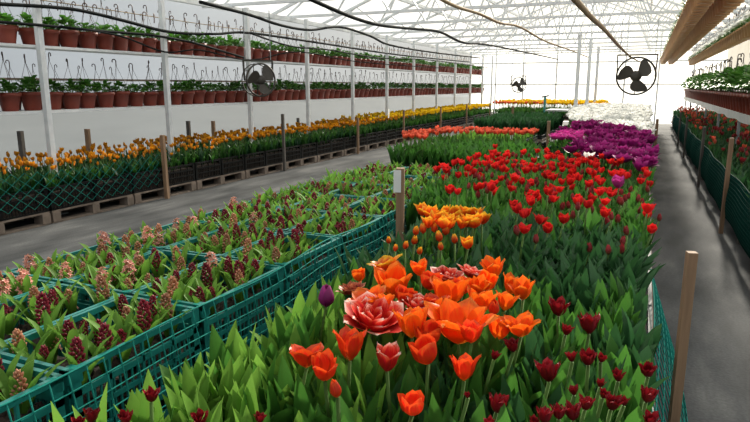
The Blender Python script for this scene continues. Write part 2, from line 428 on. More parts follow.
# back wall studs and rail
for k, x in enumerate((-6.2, -5.0, -3.6, -2.3, -.9, .35, 1.6)):
    structure('trim_%d' % (k + 1), MB().box2((x - .03, Y1 - .08, 0), (x + .03, Y1 - .03, rz(x) - .05)), M['white'])
structure('trim_8', MB().box2((XL, Y1 - .12, 1.55), (XR, Y1 - .08, 1.59)), M['grey'])
structure('trim_9', MB().box2((XL, Y1 - .12, 2.44), (XR, Y1 - .06, 2.50)), M['white'])
structure('trim_10', MB().box2((XL + .02, Y0, .30), (XL + .08, Y1, .36)), M['white'])
structure('trim_11', MB().box2((XL + .02, Y0, 1.57), (XL + .07, Y1, 1.60)), M['oldwood'])

# ------------------------------------------------------------------ left shelves with hanging pots
def shelf_left(name, x0, x1, z, label, y0=2.5, y1=26.8):
    t = thing(name, label, 'shelf', (0, 0, 0))
    parts(t, [('board', MB().box2((x0, y0, z - .015), (x1, y1, z)).mesh('board', M['white'])),
              ('rail', MB().box2((x1, y0, z - .03), (x1 + .02, y1, z - .0)).mesh('rail', M['white']))])
    return t
shelf_left('shelf', -6.95, -6.40, 1.22, 'long white shelf of pots on the left side, lower of the two')
shelf_left('shelf', -6.95, -6.40, 1.955, 'long white shelf of pots on the left side, upper of the two')

potm = [MB().lathe([(.0, 0), (.078, 0), (.080, .004), (.108, .155), (.122, .155), (.124, .195), (.114, .195), (.105, .16), (.0, .155)], 18).mesh('pot_body', M['terra'], False)]
for p in potm: p.polygons.foreach_set('use_smooth', [True] * len(p.polygons))
def foliage_mb(seed, n=46, r=.13, h=.15, L=.06, W=.045):
    rn = random.Random(seed); g = MB()
    for k in range(n):
        a = rn.uniform(0, 6.28); q = rn.random() ** .6; z = h * (1 - q * q * .75) * rn.uniform(.55, 1)
        l = leaf_mb(L * rn.uniform(.7, 1.2), W * rn.uniform(.7, 1.2), .5 + q * .7, .9, .2, 3, 2)
        g._join(l, T(math.cos(a) * r * q * .85, math.sin(a) * r * q * .85, z * .75) @ RZ(a + rn.uniform(-.6, .6)), 0)
    for k in range(6):
        a = k * 1.05; g.tube([(0, 0, -.03), (math.cos(a) * r * .4, math.sin(a) * r * .4, h * .6)], .003, 3)
    return g
folm = [foliage_mb(s).mesh('foliage', M['potleaf'], True) for s in range(6)]
def hanger_mb(seed):
    rn = random.Random(seed); g = MB(); top = .33 + rn.uniform(-.02, .03)
    lx, ly = rn.uniform(-.03, .03), rn.uniform(-.03, .03)
    for k in range(3):
        a = k * 2.094 + .3; g.tube([(math.cos(a) * .118, math.sin(a) * .118, -.01), (lx, ly, top)], .0025, 3)
    hk = [(lx, ly + .0, top - .01), (lx, ly, top + .05)]
    for i in range(8):
        a = PI - i * .55; hk.append((lx, ly + .022 + .022 * math.cos(a), top + .055 + .022 * math.sin(a)))
    g.tube(hk, .0062, 4); return g
hangm = [hanger_mb(s).mesh('hanger', M['terra'] if False else simple('hanger_plastic', (.10, .055, .045), (.05, .035, .03), 10, .5), True) for s in range(4)]
def pot(loc, label, group, hanger=True, sc=1, mat=None, fol=None):
    t = thing('flower_pot', label, 'flower pot', loc, RN.uniform(0, 6.28), group, sc)
    lst = [('pot_body', mat or potm[0]), ('foliage', fol or RN.choice(folm), T(0, 0, .175) @ RZ(RN.uniform(0, 6)) @ Matrix.Scale(RN.uniform(1.1, 1.4), 4))]
    if hanger: lst.append(('hanger', RN.choice(hangm), T(0, 0, .19)))
    return parts(t, lst)
for tier, (z, x, lab) in enumerate(((1.22, -6.60, 'lower'), (1.955, -6.60, 'upper'))):
    cnt = 0; y = 4.5 + tier * .06
    while y < 26.6:
        if seen((x, y, z + .1), 15):
            cnt += 1
            pot((x + RN.uniform(-.02, .02), y, z), 'red-brown hanging pot with green plant, %s from the left, %s left shelf' % (nth(cnt), lab), 'pots on the %s left shelf' % lab, sc=RN.uniform(1.0, 1.1))
        y += .268 if y < 16 else .285
    # second row behind, seen in the gaps
    y = 4.66; c2 = 0
    while y < 15:
        if seen((x - .24, y, z + .1), 0):
            c2 += 1
            pot((x - .235, y, z), 'red-brown pot in the back row of %s left shelf, %s from the left' % (lab, nth(c2)), 'back row pots on the %s left shelf' % lab, sc=.92)
        y += .31
# empty hooks on the wire above the upper shelf
hookm = [(lambda g: g.mesh('hook', simple('hook_plastic', (.16, .075, .055), (.09, .05, .04), 10, .5), True))(MB().tube([(0, 0, -.09), (.004, .002, -.02), (0, 0, 0)] + [(0, .026 + .026 * math.cos(PI - i * .6), .02 + .026 * math.sin(PI - i * .6)) for i in range(8)], .007, 4))]
cnt = 0
solo('wire', MB().tube([(-6.75, 4 + k, 2.50 + .012 * math.sin(k)) for k in range(23)], .006, 4).mesh('wire', M['cord'], True), 'thin rusty wire strung above the upper left shelf carrying hooks', 'wire')
y = 4.6
while y < 20:
    if seen((-6.75, y, 2.49), 5):
        cnt += 1
        solo('hook', hookm[0], 'small brown hook, %s from the left on the wire above left shelves' % nth(cnt), 'hook', (-6.75, y, 2.50), RN.uniform(-.9, .9), 'hooks on the wire')
    y += RN.choice((.16, .22, .34))

# hoses and cables: traced on a vertical plane at their own distance
def hose(pts, X, r, label, mat='hose', name='hose', cat='hose'):
    P = [at(x, y, 0, X) for x, y in pts]; Q = []
    for i in range(len(P) - 1):
        p0 = P[max(0, i - 1)]; p1 = P[i]; p2 = P[i + 1]; p3 = P[min(len(P) - 1, i + 2)]
        for k in range(5):
            t = k / 5
            Q.append(.5 * ((2 * p1) + (p2 - p0) * t + (2 * p0 - 5 * p1 + 4 * p2 - p3) * t * t + (3 * p1 - p0 - 3 * p2 + p3) * t ** 3))
    Q.append(P[-1])
    solo(name, MB().tube(Q, r, 6).mesh(name, M[mat], True), label, cat)
hose([(-40, 0), (0, 4), (50, 7), (83, 11), (125, 21), (170, 32), (215, 34), (250, 33), (320, 43), (400, 55), (470, 62)], -6.2, .022, 'thick black hose sagging across the top left in front of hooks')
hose([(-40, 19), (0, 22), (50, 26), (100, 31), (150, 35), (190, 42), (225, 52), (245, 58)], -6.3, .018, 'thin black hose running just above the upper pots at far left')
hose([(60, 26), (120, 36), (165, 52), (200, 50), (250, 60), (300, 52), (360, 62), (440, 68)], -6.25, .012, 'thin black drip tube crossing the upper row of pots')
hose([(295, -8), (330, 8), (360, 20), (385, 26), (415, 29), (440, 32), (465, 43), (500, 47), (570, 62)], -3.6, .024, 'dark hose hanging below the roof from the top centre')
hose([(200, 2), (250, 15), (280, 25), (310, 30), (340, 27), (370, 36), (390, 45), (430, 52), (480, 58)], -5.6, .024, 'dark wavy hose below the white eave beam left of centre')
hose([(250, 33), (290, 46), (330, 50), (380, 58), (430, 60), (490, 68)], -6.1, .016, 'thin dark hose along the far upper pots')
hose([(425, -10), (455, 6), (480, 14), (500, 23), (520, 27), (545, 41), (570, 50), (590, 58)], -1.9, .018, 'brown cord with hanging loops below the roof centre', 'cord', 'cable', 'cable')
hose([(565, -12), (580, 5), (592, 18), (603, 28), (612, 38), (620, 47), (630, 56), (640, 62), (648, 66)], -.35, .017, 'brown cord sloping down the roof towards the big round fan', 'cord', 'cable', 'cable')

# ------------------------------------------------------------------ fans
def fan(loc, rz_, r, label, drop, mat='fan'):
    t = thing('circulation_fan', label, 'fan', loc, rz_)
    ring = MB().tube([(r * math.cos(a * PI / 20), 0, r * math.sin(a * PI / 20)) for a in range(40)], r * .055, 6, 0, True)
    ring.tube([(r * math.cos(a * PI / 20), .16, r * math.sin(a * PI / 20)) for a in range(40)], r * .035, 6, 0, True)
    for k in range(8):
        a = k * PI / 4 + .2; ring.bar((r * math.cos(a), 0, r * math.sin(a)), (r * math.cos(a), .16, r * math.sin(a)), .012)
    lst = [('guard_ring', ring.mesh('guard_ring', M[mat], True))]
    def bl(u, v):
        q = .16 + .76 * v; w = (.16 + .62 * math.sin(min(1, v * 1.1) * PI * .62)) * r * .55 * (1 if v < .8 else 1 - ((v - .8) / .2) ** 2 * .55)
        s = u * 2 - 1; bend = .22 * v * v * r
        return (q * r * .95, -.03 + s * w * .35 + .0, s * w + bend)
    for k in range(3):
        b = MB().grid(bl, 6, 8); o = len(b.v); b.add([(x, y + .006, z) for x, y, z in b.v], [tuple(reversed(f)) for f in b.f])
        lst.append(('blade', b.mesh('blade', M[mat], True), Matrix.Rotation(-PI / 5 - k * 2 * PI / 3 + .0, 4, 'Y')))
    hub = MB(); hub.lathe([(0, -.05), (.10 * r / .4, -.05), (.12 * r / .4, .0), (.12 * r / .4, .14), (.0, .16)], 14)
    lst.append(('motor', hub.mesh('motor', M[mat], True), Matrix.Rotation(-PI / 2, 4, 'X')))
    arms = MB()
    for s in (-1, 1):
        arms.bar((s * r * .98, .08, 0), (s * r * 1.02, .08, r + .04), .025); arms.bar((0, .13, 0), (s * r, .08, -.0), .016)
    arms.bar((-r * 1.05, .08, r + .05), (r * 1.05, .08, r + .05), .03); arms.bar((0, .13, 0), (0, .13, -r), .016)
    lst.append(('frame', arms.mesh('frame', M[mat])))
    for s in (-1, 1): lst.append(('hanger', MB().bar((s * r * .9, .08, r + .05), (s * r * .9, .08, drop), .012).mesh('hanger', M['grey'])))
    return parts(t, lst)
p = at(636, 76, 1, 13.4); fan(p, .05, .36, 'large dark ring fan hanging over the white flowers at the back', 2.84 - p.z)
p = at(519, 85, 1, 21.4); fan(p, .5, .25, 'small dark fan hanging far off above the middle beds', 2.84 - p.z)
p = at(261, 80, 0, -6.0); fan(p, 1.1, .27, 'black fan hanging in front of the left shelves beside a white column', 2.75 - p.z)

# ------------------------------------------------------------------ left bed: pallets, crates, tulips
deck = MB(); 
for k in range(6): deck.box2((-1.0 + k * .172, -.59, .122), (-1.0 + k * .172 + .13, .59, .144))
for yy in (-.54, 0, .54): deck.box2((-1.0, yy - .05, .10), (0, yy + .05, .122))
deckm = deck.mesh('deck', M['oldwood'])
blk = MB().box2((-.14, -.05, .018), (0, .05, .10)).mesh('block', M['oldwood'])
skid = MB(); 
for k in (-.93, -.5, -.07): skid.box2((k - .06, -.59, 0), (k + .06, .59, .018))
skidm = skid.mesh('skid', M['oldwood'])
XB = -5.93
def slat_crate(lx, ly, h, mat, rib=.03, lite=False):
    """open slatted crate, returns (rim, long panels, end panels, base)"""
    rim = MB(); t = .012; x, y = lx / 2, ly / 2
    for sx in (-1, 1):
        rim.box2((sx * x - (t * 1.3 if sx > 0 else 0), -y, h - .022), (sx * x + (t * 1.3 if sx < 0 else 0), y, h))
    for sy in (-1, 1):
        rim.box2((-x, sy * y - (t * 1.3 if sy > 0 else 0), h - .022), (x, sy * y + (t * 1.3 if sy < 0 else 0), h))
    for sx in (-1, 1):
        for sy in (-1, 1):
            rim.box2((sx * x, sy * y, h - .05), (sx * (x - .045), sy * (y - .045), h - .004))
    def panel(L):
        g = MB()
        for z0, z1 in ((.0, .022), (h * .34, h * .34 + .018), (h * .62, h * .62 + .022)): g.box2((-L / 2, 0, z0), (L / 2, .010, z1))
        k = -L / 2
        while k < L / 2:
            g.box2((k, .002, .01), (k + .0065, .008, h * .62)); k += rib
        for sx in (-1, 1): g.box2((sx * L / 2, 0, 0), (sx * (L / 2 - .032), .010, h - .02))
        for q in (-.25, 0, .25): g.box2((q * L - .005, 0, 0), (q * L + .005, .010, h - .02))
        return g
    lp = panel(ly - .01).mesh('side_panel', mat); ep = panel(lx - .03).mesh('end_panel', mat)
    base = MB().box2((-x + .01, -y + .01, 0), (x - .01, y - .01, .012)).mesh('base', mat)
    return [('rim', rim.mesh('rim', mat)), ('side_panel', lp, T(x, 0, 0) @ RZ(PI / 2)), ('side_panel', lp, T(-x, 0, 0) @ RZ(-PI / 2)),
            ('end_panel', ep, T(0, -y, 0)), ('end_panel', ep, T(0, y, 0) @ RZ(PI)), ('base', base)]
blackcrate = slat_crate(.40, .585, .26, M['black'], .036)
soil_l = MB().box2((-.18, -.275, .014), (.18, .275, .20)).mesh('soil', M['soil'])
n = 0
y = 2.2
while y < 26.4:
    if seen((XB, y + .6, .1), 160):
        n += 1
        t = thing('pallet', 'weathered wooden pallet under the left bed of black crates, %s from the left' % nth(n), 'pallet', (XB, y + .6, 0), 0, 'pallets under the left bed')
        parts(t, [('deck', deckm), ('skid', skidm)] + [('block', blk, T(xx, yy, 0)) for xx in (0, -.43) for yy in (-.54, 0, .54)])
    y += 1.21
nc = 0
for k in range(40):
    yy = 2.5 + k * .604
    if yy > 26.2 or not seen((XB - .2, yy, .3), 60): continue
    nc += 1
    t = thing('crate', 'black slatted crate in the front row of the left bed, %s from the left' % nth(nc), 'crate', (XB - .21, yy, .144), 0, 'front black crates of the left bed')
    parts(t, blackcrate + [('soil', soil_l)])
tag(link('bed_soil', MB().box2((-7.12, 2.3, .15), (XB - .42, 26.4, .36)).mesh('bed_soil', M['soil'])), 'dark soil filling the rear rows of the left bed', 'soil', kind='stuff')

# single mesh tulips for beds seen from afar
def far_tulip_mb(seed, h, kind, w, nl=3, L=.26, leafw=.04, bl=True, lo=True):
    rn = random.Random(seed); g = MB(); a0 = rn.uniform(0, 6)
    for k in range(nl):
        g._join(leaf_mb(L * rn.uniform(.8, 1.1), leafw * rn.uniform(.8, 1.2), rn.uniform(.05, .3), rn.uniform(.2, .8), .4, 5, 2, rn.uniform(-.4, .4)), RZ(a0 + k * 2.2 + rn.uniform(-.4, .4)), 0)
    if bl:
        dx = rn.uniform(-.03, .03)
        g.tube([(0, 0, 0), (dx * .3, 0, h * .5), (dx, 0, h - w * .5)], .0038, 4, 1)
        g._join(bloom_all(kind, seed), T(dx, 0, h - w * .55) @ Matrix.Rotation(rn.uniform(-.3, .3), 4, 'X') @ SC(w, w * 1.05), 2)
    return g
FT = {}
def far_tulip(mat, kind, h, w, lk='leaf', nv=6, nl=3, L=.26):
    k = (mat, kind, h, w, lk, nl, L)
    if k not in FT: FT[k] = [far_tulip_mb(s + 17 * i, h, kind, w, nl, L).mesh('tulip', [M[lk], M['stem'], M[mat]], True) for i, s in enumerate(range(1, nv + 1))]
    return RN.choice(FT[k])
def leaf_clump(seed, n, L, W):
    rn = random.Random(seed); g = MB()
    a0 = rn.uniform(0, 6)
    for k in range(n): g._join(leaf_mb(L * rn.uniform(.75, 1.1), W * rn.uniform(.8, 1.2), rn.uniform(.04, .28), rn.uniform(.15, .8), .45, 5, 2, rn.uniform(-.4, .4)), RZ(a0 + k * 2.3 + rn.uniform(-.5, .5)), 0)
    return g
CL = [leaf_clump(s, 4, .28, .05) for s in range(10)]
def mass(name, pts, label, cat, mat, clumps=None, sc=(.85, 1.1), mats=None):
    """one uncountable mass of foliage"""
    g = MB(); clumps = clumps or CL
    for p in pts: g._join(RN.choice(clumps), T(*p) @ RZ(RN.uniform(0, 6.28)) @ Matrix.Scale(RN.uniform(*sc), 4), None)
    o = link(name, g.mesh(name, mats or [M[mat]], True)); return tag(o, label, cat, kind='stuff')
def jgrid(x0, x1, y0, y1, d, j=.4):
    out = []; y = y0
    while y < y1:
        x = x0 + (RN.random() * d)
        while x < x1:
            out.append((x + RN.uniform(-j, j) * d, y + RN.uniform(-j, j) * d)); x += d
        y += d
    return out

stakes = []
def stake_mesh(h, w=.035, mat='wood'): return MB().box2((-w / 2, -w / 2, 0), (w / 2, w / 2, h)).mesh('stake', M[mat])
def stake(loc, h, label, group=None, w=.035, mat='wood', tagpaper=False, rot=(0, 0, .2)):
    if not tagpaper: return solo('stake', stake_mesh(h, w, mat), label, 'stake', loc, rot, group)
    t = thing('stake', label, 'stake', loc, rot, group)
    parts(t, [('post', stake_mesh(h, w, mat)), ('paper_tag', MB().box2((-w / 2 - .016, -w / 2 - .004, h - .15), (w * .12, -w / 2 - .001, h - .01)).mesh('paper_tag', M['paper']))])
    return t
SY = []
for k, (px, py, dark) in enumerate(((163, 135, 0), (283, 114, 1), (358, 118, 0), (404, 110, 0), (441, 107, 0), (467, 104, 0), (490, 103, 0))):
    p = at(px, py, 0, -5.87); SY.append(p.y)
    stake((-5.87, p.y, 0), p.z, ('dark weathered' if dark else 'brown') + ' wooden stake in front of left bed, %s from left' % nth(k + 1), 'stakes before the left bed', .05 if k == 0 else .045, 'greywood' if dark else 'wood', rot=(.02, 0, .1))
for k, (px, py, m) in enumerate(((20, 131, 'greywood'), (87, 129, 'wood'), (188, 121, 'greywood'), (213, 121, 'wood'), (298, 118, 'greywood'))):
    p = at(px, py, 0, -7.16)
    stake((-7.16, p.y, .0), p.z, ('dark' if m == 'greywood' else 'light') + ' wooden stake at the wall side of left bed, %s from left' % nth(k + 1), 'stakes behind the left bed', .055, m)
def section(y):
    k = sum(1 for s in SY if y > s)
    return 'left of the first stake' if k == 0 else ('beyond the last stake' if k == len(SY) else 'between the %s and %s stakes' % (nth(k), nth(k + 1)))
cand = [(x, y) for x, y in jgrid(-7.05, XB - .03, 2.6, 26.0, .088)]
cand.sort(key=lambda q: q[1] - q[0] * 1.2)
no = ny = 0; masspts = []; restO = []; restY = []
for x, y in cand:
    if not seen((x, y, .7), 25): continue
    mixy = RN.gauss(15.2, 1.2)
    fl = RN.random() < (.58 if y < 12 else .85)
    zb = .34
    deep = (XB - x) / 1.1
    if y < mixy:
        if fl and no < 255:
            no += 1
            row = 'front' if deep < .33 else ('middle' if deep < .66 else 'rear')
            solo('orange_tulip', far_tulip('amber', RN.choice(('cup', 'bud')), .33, .056, L=.22), 'orange-yellow tulip in the %s rows of left bed %s' % (row, section(y)), 'tulip', (x, y, zb), RN.uniform(0, 6), 'orange left bed tulips, %s rows %s' % (row, section(y)), RN.uniform(.72, 1.08))
        elif fl: restO.append((x, y, zb))
        else: masspts.append((x, y, zb))
    else:
        if fl and ny < 230 and y < 21:
            ny += 1
            row = 'front' if deep < .5 else 'rear'
            solo('yellow_tulip', far_tulip('yellow', RN.choice(('cup', 'cup', 'bud')), .38, .066, L=.24), 'bright yellow tulip in the %s half of left bed %s' % (row, section(y)), 'tulip', (x, y, zb), RN.uniform(0, 6), 'yellow left bed tulips, %s half %s' % (row, section(y)), RN.uniform(.9, 1.1))
        elif fl: restY.append((x, y, zb))
        else: masspts.append((x, y, zb))
def ftl(kind, h, w, n=5): return [far_tulip_mb(70 + s, h, kind, w) for s in range(n)]
mass('tulip_leaves', masspts, 'green tulip leaves filling the long left bed', 'leaves', 'leafblue', sc=(.75, .95))
if restO: mass('tulip_field', restO, 'more orange tulips packed in the far part of left bed', 'tulips', None, ftl('cup', .33, .056), mats=[M['leaf'], M['stem'], M['amber']])
if restY: mass('tulip_field', restY, 'more yellow tulips packed at the far end of left bed', 'tulips', None, ftl('cup', .38, .066), mats=[M['leaf'], M['stem'], M['yellow']])
# net before the left bed
def net_mb(y0, y1, zf, x0, cell, r, diamond=False, rows=6, hgt=.4):
    """net hung along y; zf(y) gives the top, sagging rows below; x0(y, k)"""
    g = MB(); n = int((y1 - y0) / cell)
    def P(i, k): 
        y = y0 + i * cell; z = zf(y) - hgt * k / rows
        return (x0(y, k / rows), y, z)
    if diamond:
        for i in range(n):
            for k in range(rows):
                a, b = ((i, k), (i + 1, k + 1)) if (i + k) % 2 else ((i + 1, k), (i, k + 1))
                g.tube([P(*a), P(*b)], r, 3)
    else:
        for k in range(rows + 1): g.tube([P(i, k) for i in range(n + 1)], r * (1.35 if k == 0 else 1), 4)
        for i in range(n + 1): g.tube([P(i, k) for k in range(rows + 1)], r, 4)
    return g
solo('netting', net_mb(2.6, 6.3, lambda y: .60 + .02 * math.sin(y * 2.1), lambda y, k: -5.905, .075, .0032, True, 7, .40).mesh('netting', M['net']), 'thin green diamond netting hung along the front of the left bed', 'netting')
p = at(393, 118, 0, -5.88)
solo('paper_sign', MB().box2((-.004, -.16, 0), (.004, .16, .22)).mesh('paper_sign', M['paper']), 'white paper sign standing among tulips of the left bed', 'sign', (-6.0, p.y, p.z), .3)

# ------------------------------------------------------------------ hyacinth crates
CXS = [-2.47, -2.09, -1.71]; CW, CLN, CH = .375, .60, .25
ZC = .41
crate_parts = slat_crate(CW, CLN - .012, CH, M['teal'], .026)
soil_c = MB()
rs = random.Random(3)
def soilfn(u, v): return ((u - .5) * (CW - .03), (v - .5) * (CLN - .04), .13 + .012 * math.sin(u * 23 + v * 9) + .010 * math.sin(v * 37 + u * 11))
soil_c.grid(soilfn, 14, 22); soil_c.box2((-CW / 2 + .015, -CLN / 2 + .02, .013), (CW / 2 - .015, CLN / 2 - .02, .115))
for k in range(26):
    x, y = rs.uniform(-.15, .15), rs.uniform(-.26, .26); r = rs.uniform(.018, .03)
    soil_c.lathe([(0, -r), (r * .8, -r * .5), (r, 0), (r * .7, r * .6), (.004, r)], 8, (x, y, .135))
soilm = soil_c.mesh('soil', M['soil'], True)
def spike_mb(seed, h, r, openf=0.0):
    rn = random.Random(seed); g = MB()
    g.tube([(0, 0, 0), (0, 0, h * .45)], .006, 5, 1)
    n = 54
    for k in range(n):
        t = (k + .5) / n; z = h * (.36 + .62 * t); a = k * 2.39996
        rr = r * math.sin(PI * (.18 + .80 * t)) ** .6 * (1 if t < .95 else .5)
        c = Vector((math.cos(a) * rr, math.sin(a) * rr, z)); d = Vector((math.cos(a), math.sin(a), .55 + t)).normalized()
        if rn.random() < openf:
            for j in range(5):
                b = j * 1.2566; q = d.to_track_quat('Z', 'X').to_matrix().to_4x4()
                pt = leaf_mb(.017, .008, .9, .8, .2, 2, 2)
                g._join(pt, T(*(c + d * .006)) @ q @ RZ(b), 2)
        else:
            s = rn.uniform(.8, 1.15) * r * .36; q = d.to_track_quat('Z', 'X').to_matrix().to_4x4()
            e = MB().lathe([(.001, -s), (s * .75, -s * .5), (s * .85, .2 * s), (s * .5, s * 1.1), (.001, s * 1.5)], 5)
            g._join(e, T(*c) @ q, 0)
    return g
SPK = {}
for nm, mat in (('red', 'hyred'), ('peach', 'hypeach')):
    SPK[nm] = [spike_mb(s + (50 if nm == 'red' else 0), h, r, of).mesh('flower_spike', [M[mat], M['stem'], M['hypink'] if nm == 'peach' else M['hyred']], True) for s, h, r, of in ((1, .165, .0165, 0), (2, .18, .0175, 0), (3, .145, .015, 0), (4, .19, .018, .0), (5, .185, .018, .4 if nm == 'peach' else 0), (6, .13, .014, .05))]
HLF = [leaf_mb(L, .027, le, be, .45, 6, 2, .2).mesh('leaf', M['leafyoung'], True) for L, le, be in ((.15, .2, .5), (.17, .35, .7), (.13, .12, .35), (.16, .5, .6))]
HFO = [(lambda g: g.mesh('foliage', M['leafyoung'], True))((lambda g: [g._join(leaf_mb(random.Random(s * 9 + k).uniform(.13, .18), .027, random.Random(s + k).uniform(.15, .5), .6, .6, 4, 2), RZ(k * 1.26 + s), 0) for k in range(5)] and g)(MB())) for s in range(5)]
cols = ['aisle side', 'middle', 'net side']
nh = 0
crates_seen = {}
for r_ in range(-2, 8):
    yc = 1.175 + r_ * .61 + .305
    for ci, cx in enumerate(CXS):
        if not seen((cx + .19, yc + .3, .66), 40): continue
        crates_seen[(r_, ci)] = (cx, yc)
order = {ci: sorted(k[0] for k in crates_seen if k[1] == ci) for ci in range(3)}
lowers = 0
for (r_, ci), (cx, yc) in sorted(crates_seen.items()):
    idx = order[ci].index(r_) + 1
    t = thing('crate', 'teal plastic crate of hyacinths, %s from the near end in the %s row' % (nth(idx), cols[ci]), 'crate', (cx, yc, ZC), RN.uniform(-.012, .012), 'hyacinth crates')
    parts(t, crate_parts + [('soil', soilm)])
    if ci == 2:
        t = thing('crate', 'lower teal crate of the stack behind the net, %s from the near end' % nth(idx), 'crate', (cx, yc, ZC - CH - .002), RN.uniform(-.012, .012), 'lower crates of the net side stacks')
        parts(t, crate_parts)
    for gy in range(5):
        for gx in range(3):
            x = cx + (gx - 1) * .112 + RN.uniform(-.022, .022); y = yc + (gy - 2) * .112 + RN.uniform(-.025, .025)
            if not seen((x, y, .62), 6) or RN.random() < .12: continue
            if nh >= 300: continue
            nh += 1
            pe = RN.random() < (.90 if ci == 0 else .62 if ci == 1 else .35)
            if r_ >= 3: pe = RN.random() < .3
            nm = 'peach' if pe else 'red'; v = RN.randrange(6)
            if r_ >= 4: v = RN.choice((2, 5, 0))
            op = pe and v == 4
            des = 'peach-pink hyacinth with opening star florets' if op else ('peach-brown hyacinth in bud' if pe else 'dark red hyacinth in bud')
            t = thing('hyacinth', '%s in the %s crate of the %s row' % (des, nth(idx), cols[ci]), 'hyacinth', (x, y, ZC + .135), RN.uniform(0, 6), '%s, %s crate, %s row' % (des.split(' with')[0].split(' in ')[0], nth(idx), cols[ci]), RN.uniform(.85, 1.12))
            fs = RN.uniform(1.0, 1.3)
            lst = [('flower_spike', SPK[nm][v], Matrix.Rotation(RN.uniform(-.12, .12), 4, 'X'))]
            if r_ < 4:
                a0 = RN.uniform(0, 6)
                lst += [('leaf', RN.choice(HLF), RZ(a0 + k * 1.1) @ T(.008, 0, 0) @ Matrix.Scale(fs, 4)) for k in range(6)]
            else: lst.append(('foliage', RN.choice(HFO), Matrix.Scale(fs, 4)))
            parts(t, lst)
# bench below the two far columns of crates, pallets below the stacks
bt = thing('bench', 'low wooden bench under the aisle side hyacinth crates', 'bench', (-2.28, 3.6, 0))
parts(bt, [('bench_top', MB().box2((-.385, -3.4, ZC - .035), (.385, 3.4, ZC - .002)).mesh('bench_top', M['oldwood']))] +
      [('leg', MB().box2((sx * .36 - .025, yy - .03, 0), (sx * .36 + .025, yy + .03, ZC - .035)).mesh('leg', M['oldwood'])) for sx in (-1, 1) for yy in (-3.2, -1.1, 1.1, 3.2)])
bd = thing('plank_base', 'long low wooden base under the net side crate stacks', 'base', (-1.71, 3.6, 0))
parts(bd, [('plank', MB().box2((-.17, -3.4, .12), (.17, 3.4, ZC - CH - .003)).mesh('plank', M['oldwood']))] + [('bearer', MB().box2((-.17, yy - .05, 0), (.17, yy + .05, .12)).mesh('bearer', M['oldwood'])) for yy in (-3, -1.5, 0, 1.5, 3)])
solo('netting', net_mb(.35, 3.72, lambda y: .680 + .010 * math.sin(y * 5.2) + .008 * math.sin(y * 2.3 + 1), lambda y, k: -1.495 + .035 * math.sin(k * PI) + .008 * math.sin(y * 6), .062, .0030, False, 9, .50).mesh('netting', M['net'], True), 'teal square-mesh plastic netting stretched along the hyacinth crates', 'netting')

# ------------------------------------------------------------------ the long middle bed
BX0, BX1 = -1.08, .10
BP = .035
ZS = .52
gb = thing('growing_bench', 'long low bench carrying the middle tulip bed', 'bench', (0, 0, 0))
parts(gb, [('bench_top', MB().box2((BX0, .3, .30), (BX1 + .02, 24, .34)).box2((BX0 - .38, 3.85, .30), (BX0, 6.4, .34)).mesh('bench_top', M['oldwood']))] +
      [('leg', MB().box2((x - .03, y - .03, 0), (x + .03, y + .03, .30)).mesh('leg', M['oldwood'])) for x in (BX0 + .06, BX1 - .06) for y in (.6, 3, 6, 9, 12, 15, 18, 21, 23.8)])
tag(link('bed_soil', MB().box2((BX0 + .42, .3, .342), (BX1 - .38, 24, ZS)).box2((BX0 + .02, 6.2, .342), (BX0 + .40, 24, ZS)).box2((BX0 - .36, 3.87, .342), (BX0 + .02, 6.38, ZS)).box2((BX1 - .36, 7.9, .342), (BX1 - .01, 24, ZS)).mesh('bed_soil', M['soil'])), 'dark soil under the tulips of the middle bed', 'soil', kind='stuff')
M['greypl'] = simple('offwhite_plastic', (.33, .34, .33), (.26, .27, .26), 10, .6, spec=.2)
wcrate = slat_crate(.38, .585, .20, M['greypl'], .05)
bcrate = slat_crate(.38, .585, .20, M['black'], .05)
soil_w = MB().box2((-.17, -.275, .014), (.17, .275, .175)).mesh('soil', M['soil'])
k = 0
for yy in [.75 + .6 * i for i in range(12)]:
    if not seen((BX1, yy, .5), 80): continue
    k += 1
    t = thing('crate', 'white plastic tulip crate along right aisle, %s from the near end' % nth(k), 'crate', (BX1 - .195, yy, .342), 0, 'white crates on the aisle side')
    parts(t, wcrate + [('soil', soil_w)])
k = 0
for yy in [.75 + .6 * i for i in range(9)]:
    if not seen((BX0, yy, .5), 80): continue
    k += 1
    t = thing('crate', 'black plastic tulip crate facing hyacinth net, %s from the near end' % nth(k), 'crate', (BX0 + .20, yy, .342), 0, 'black crates facing the net')
    parts(t, bcrate + [('soil', soil_w)])

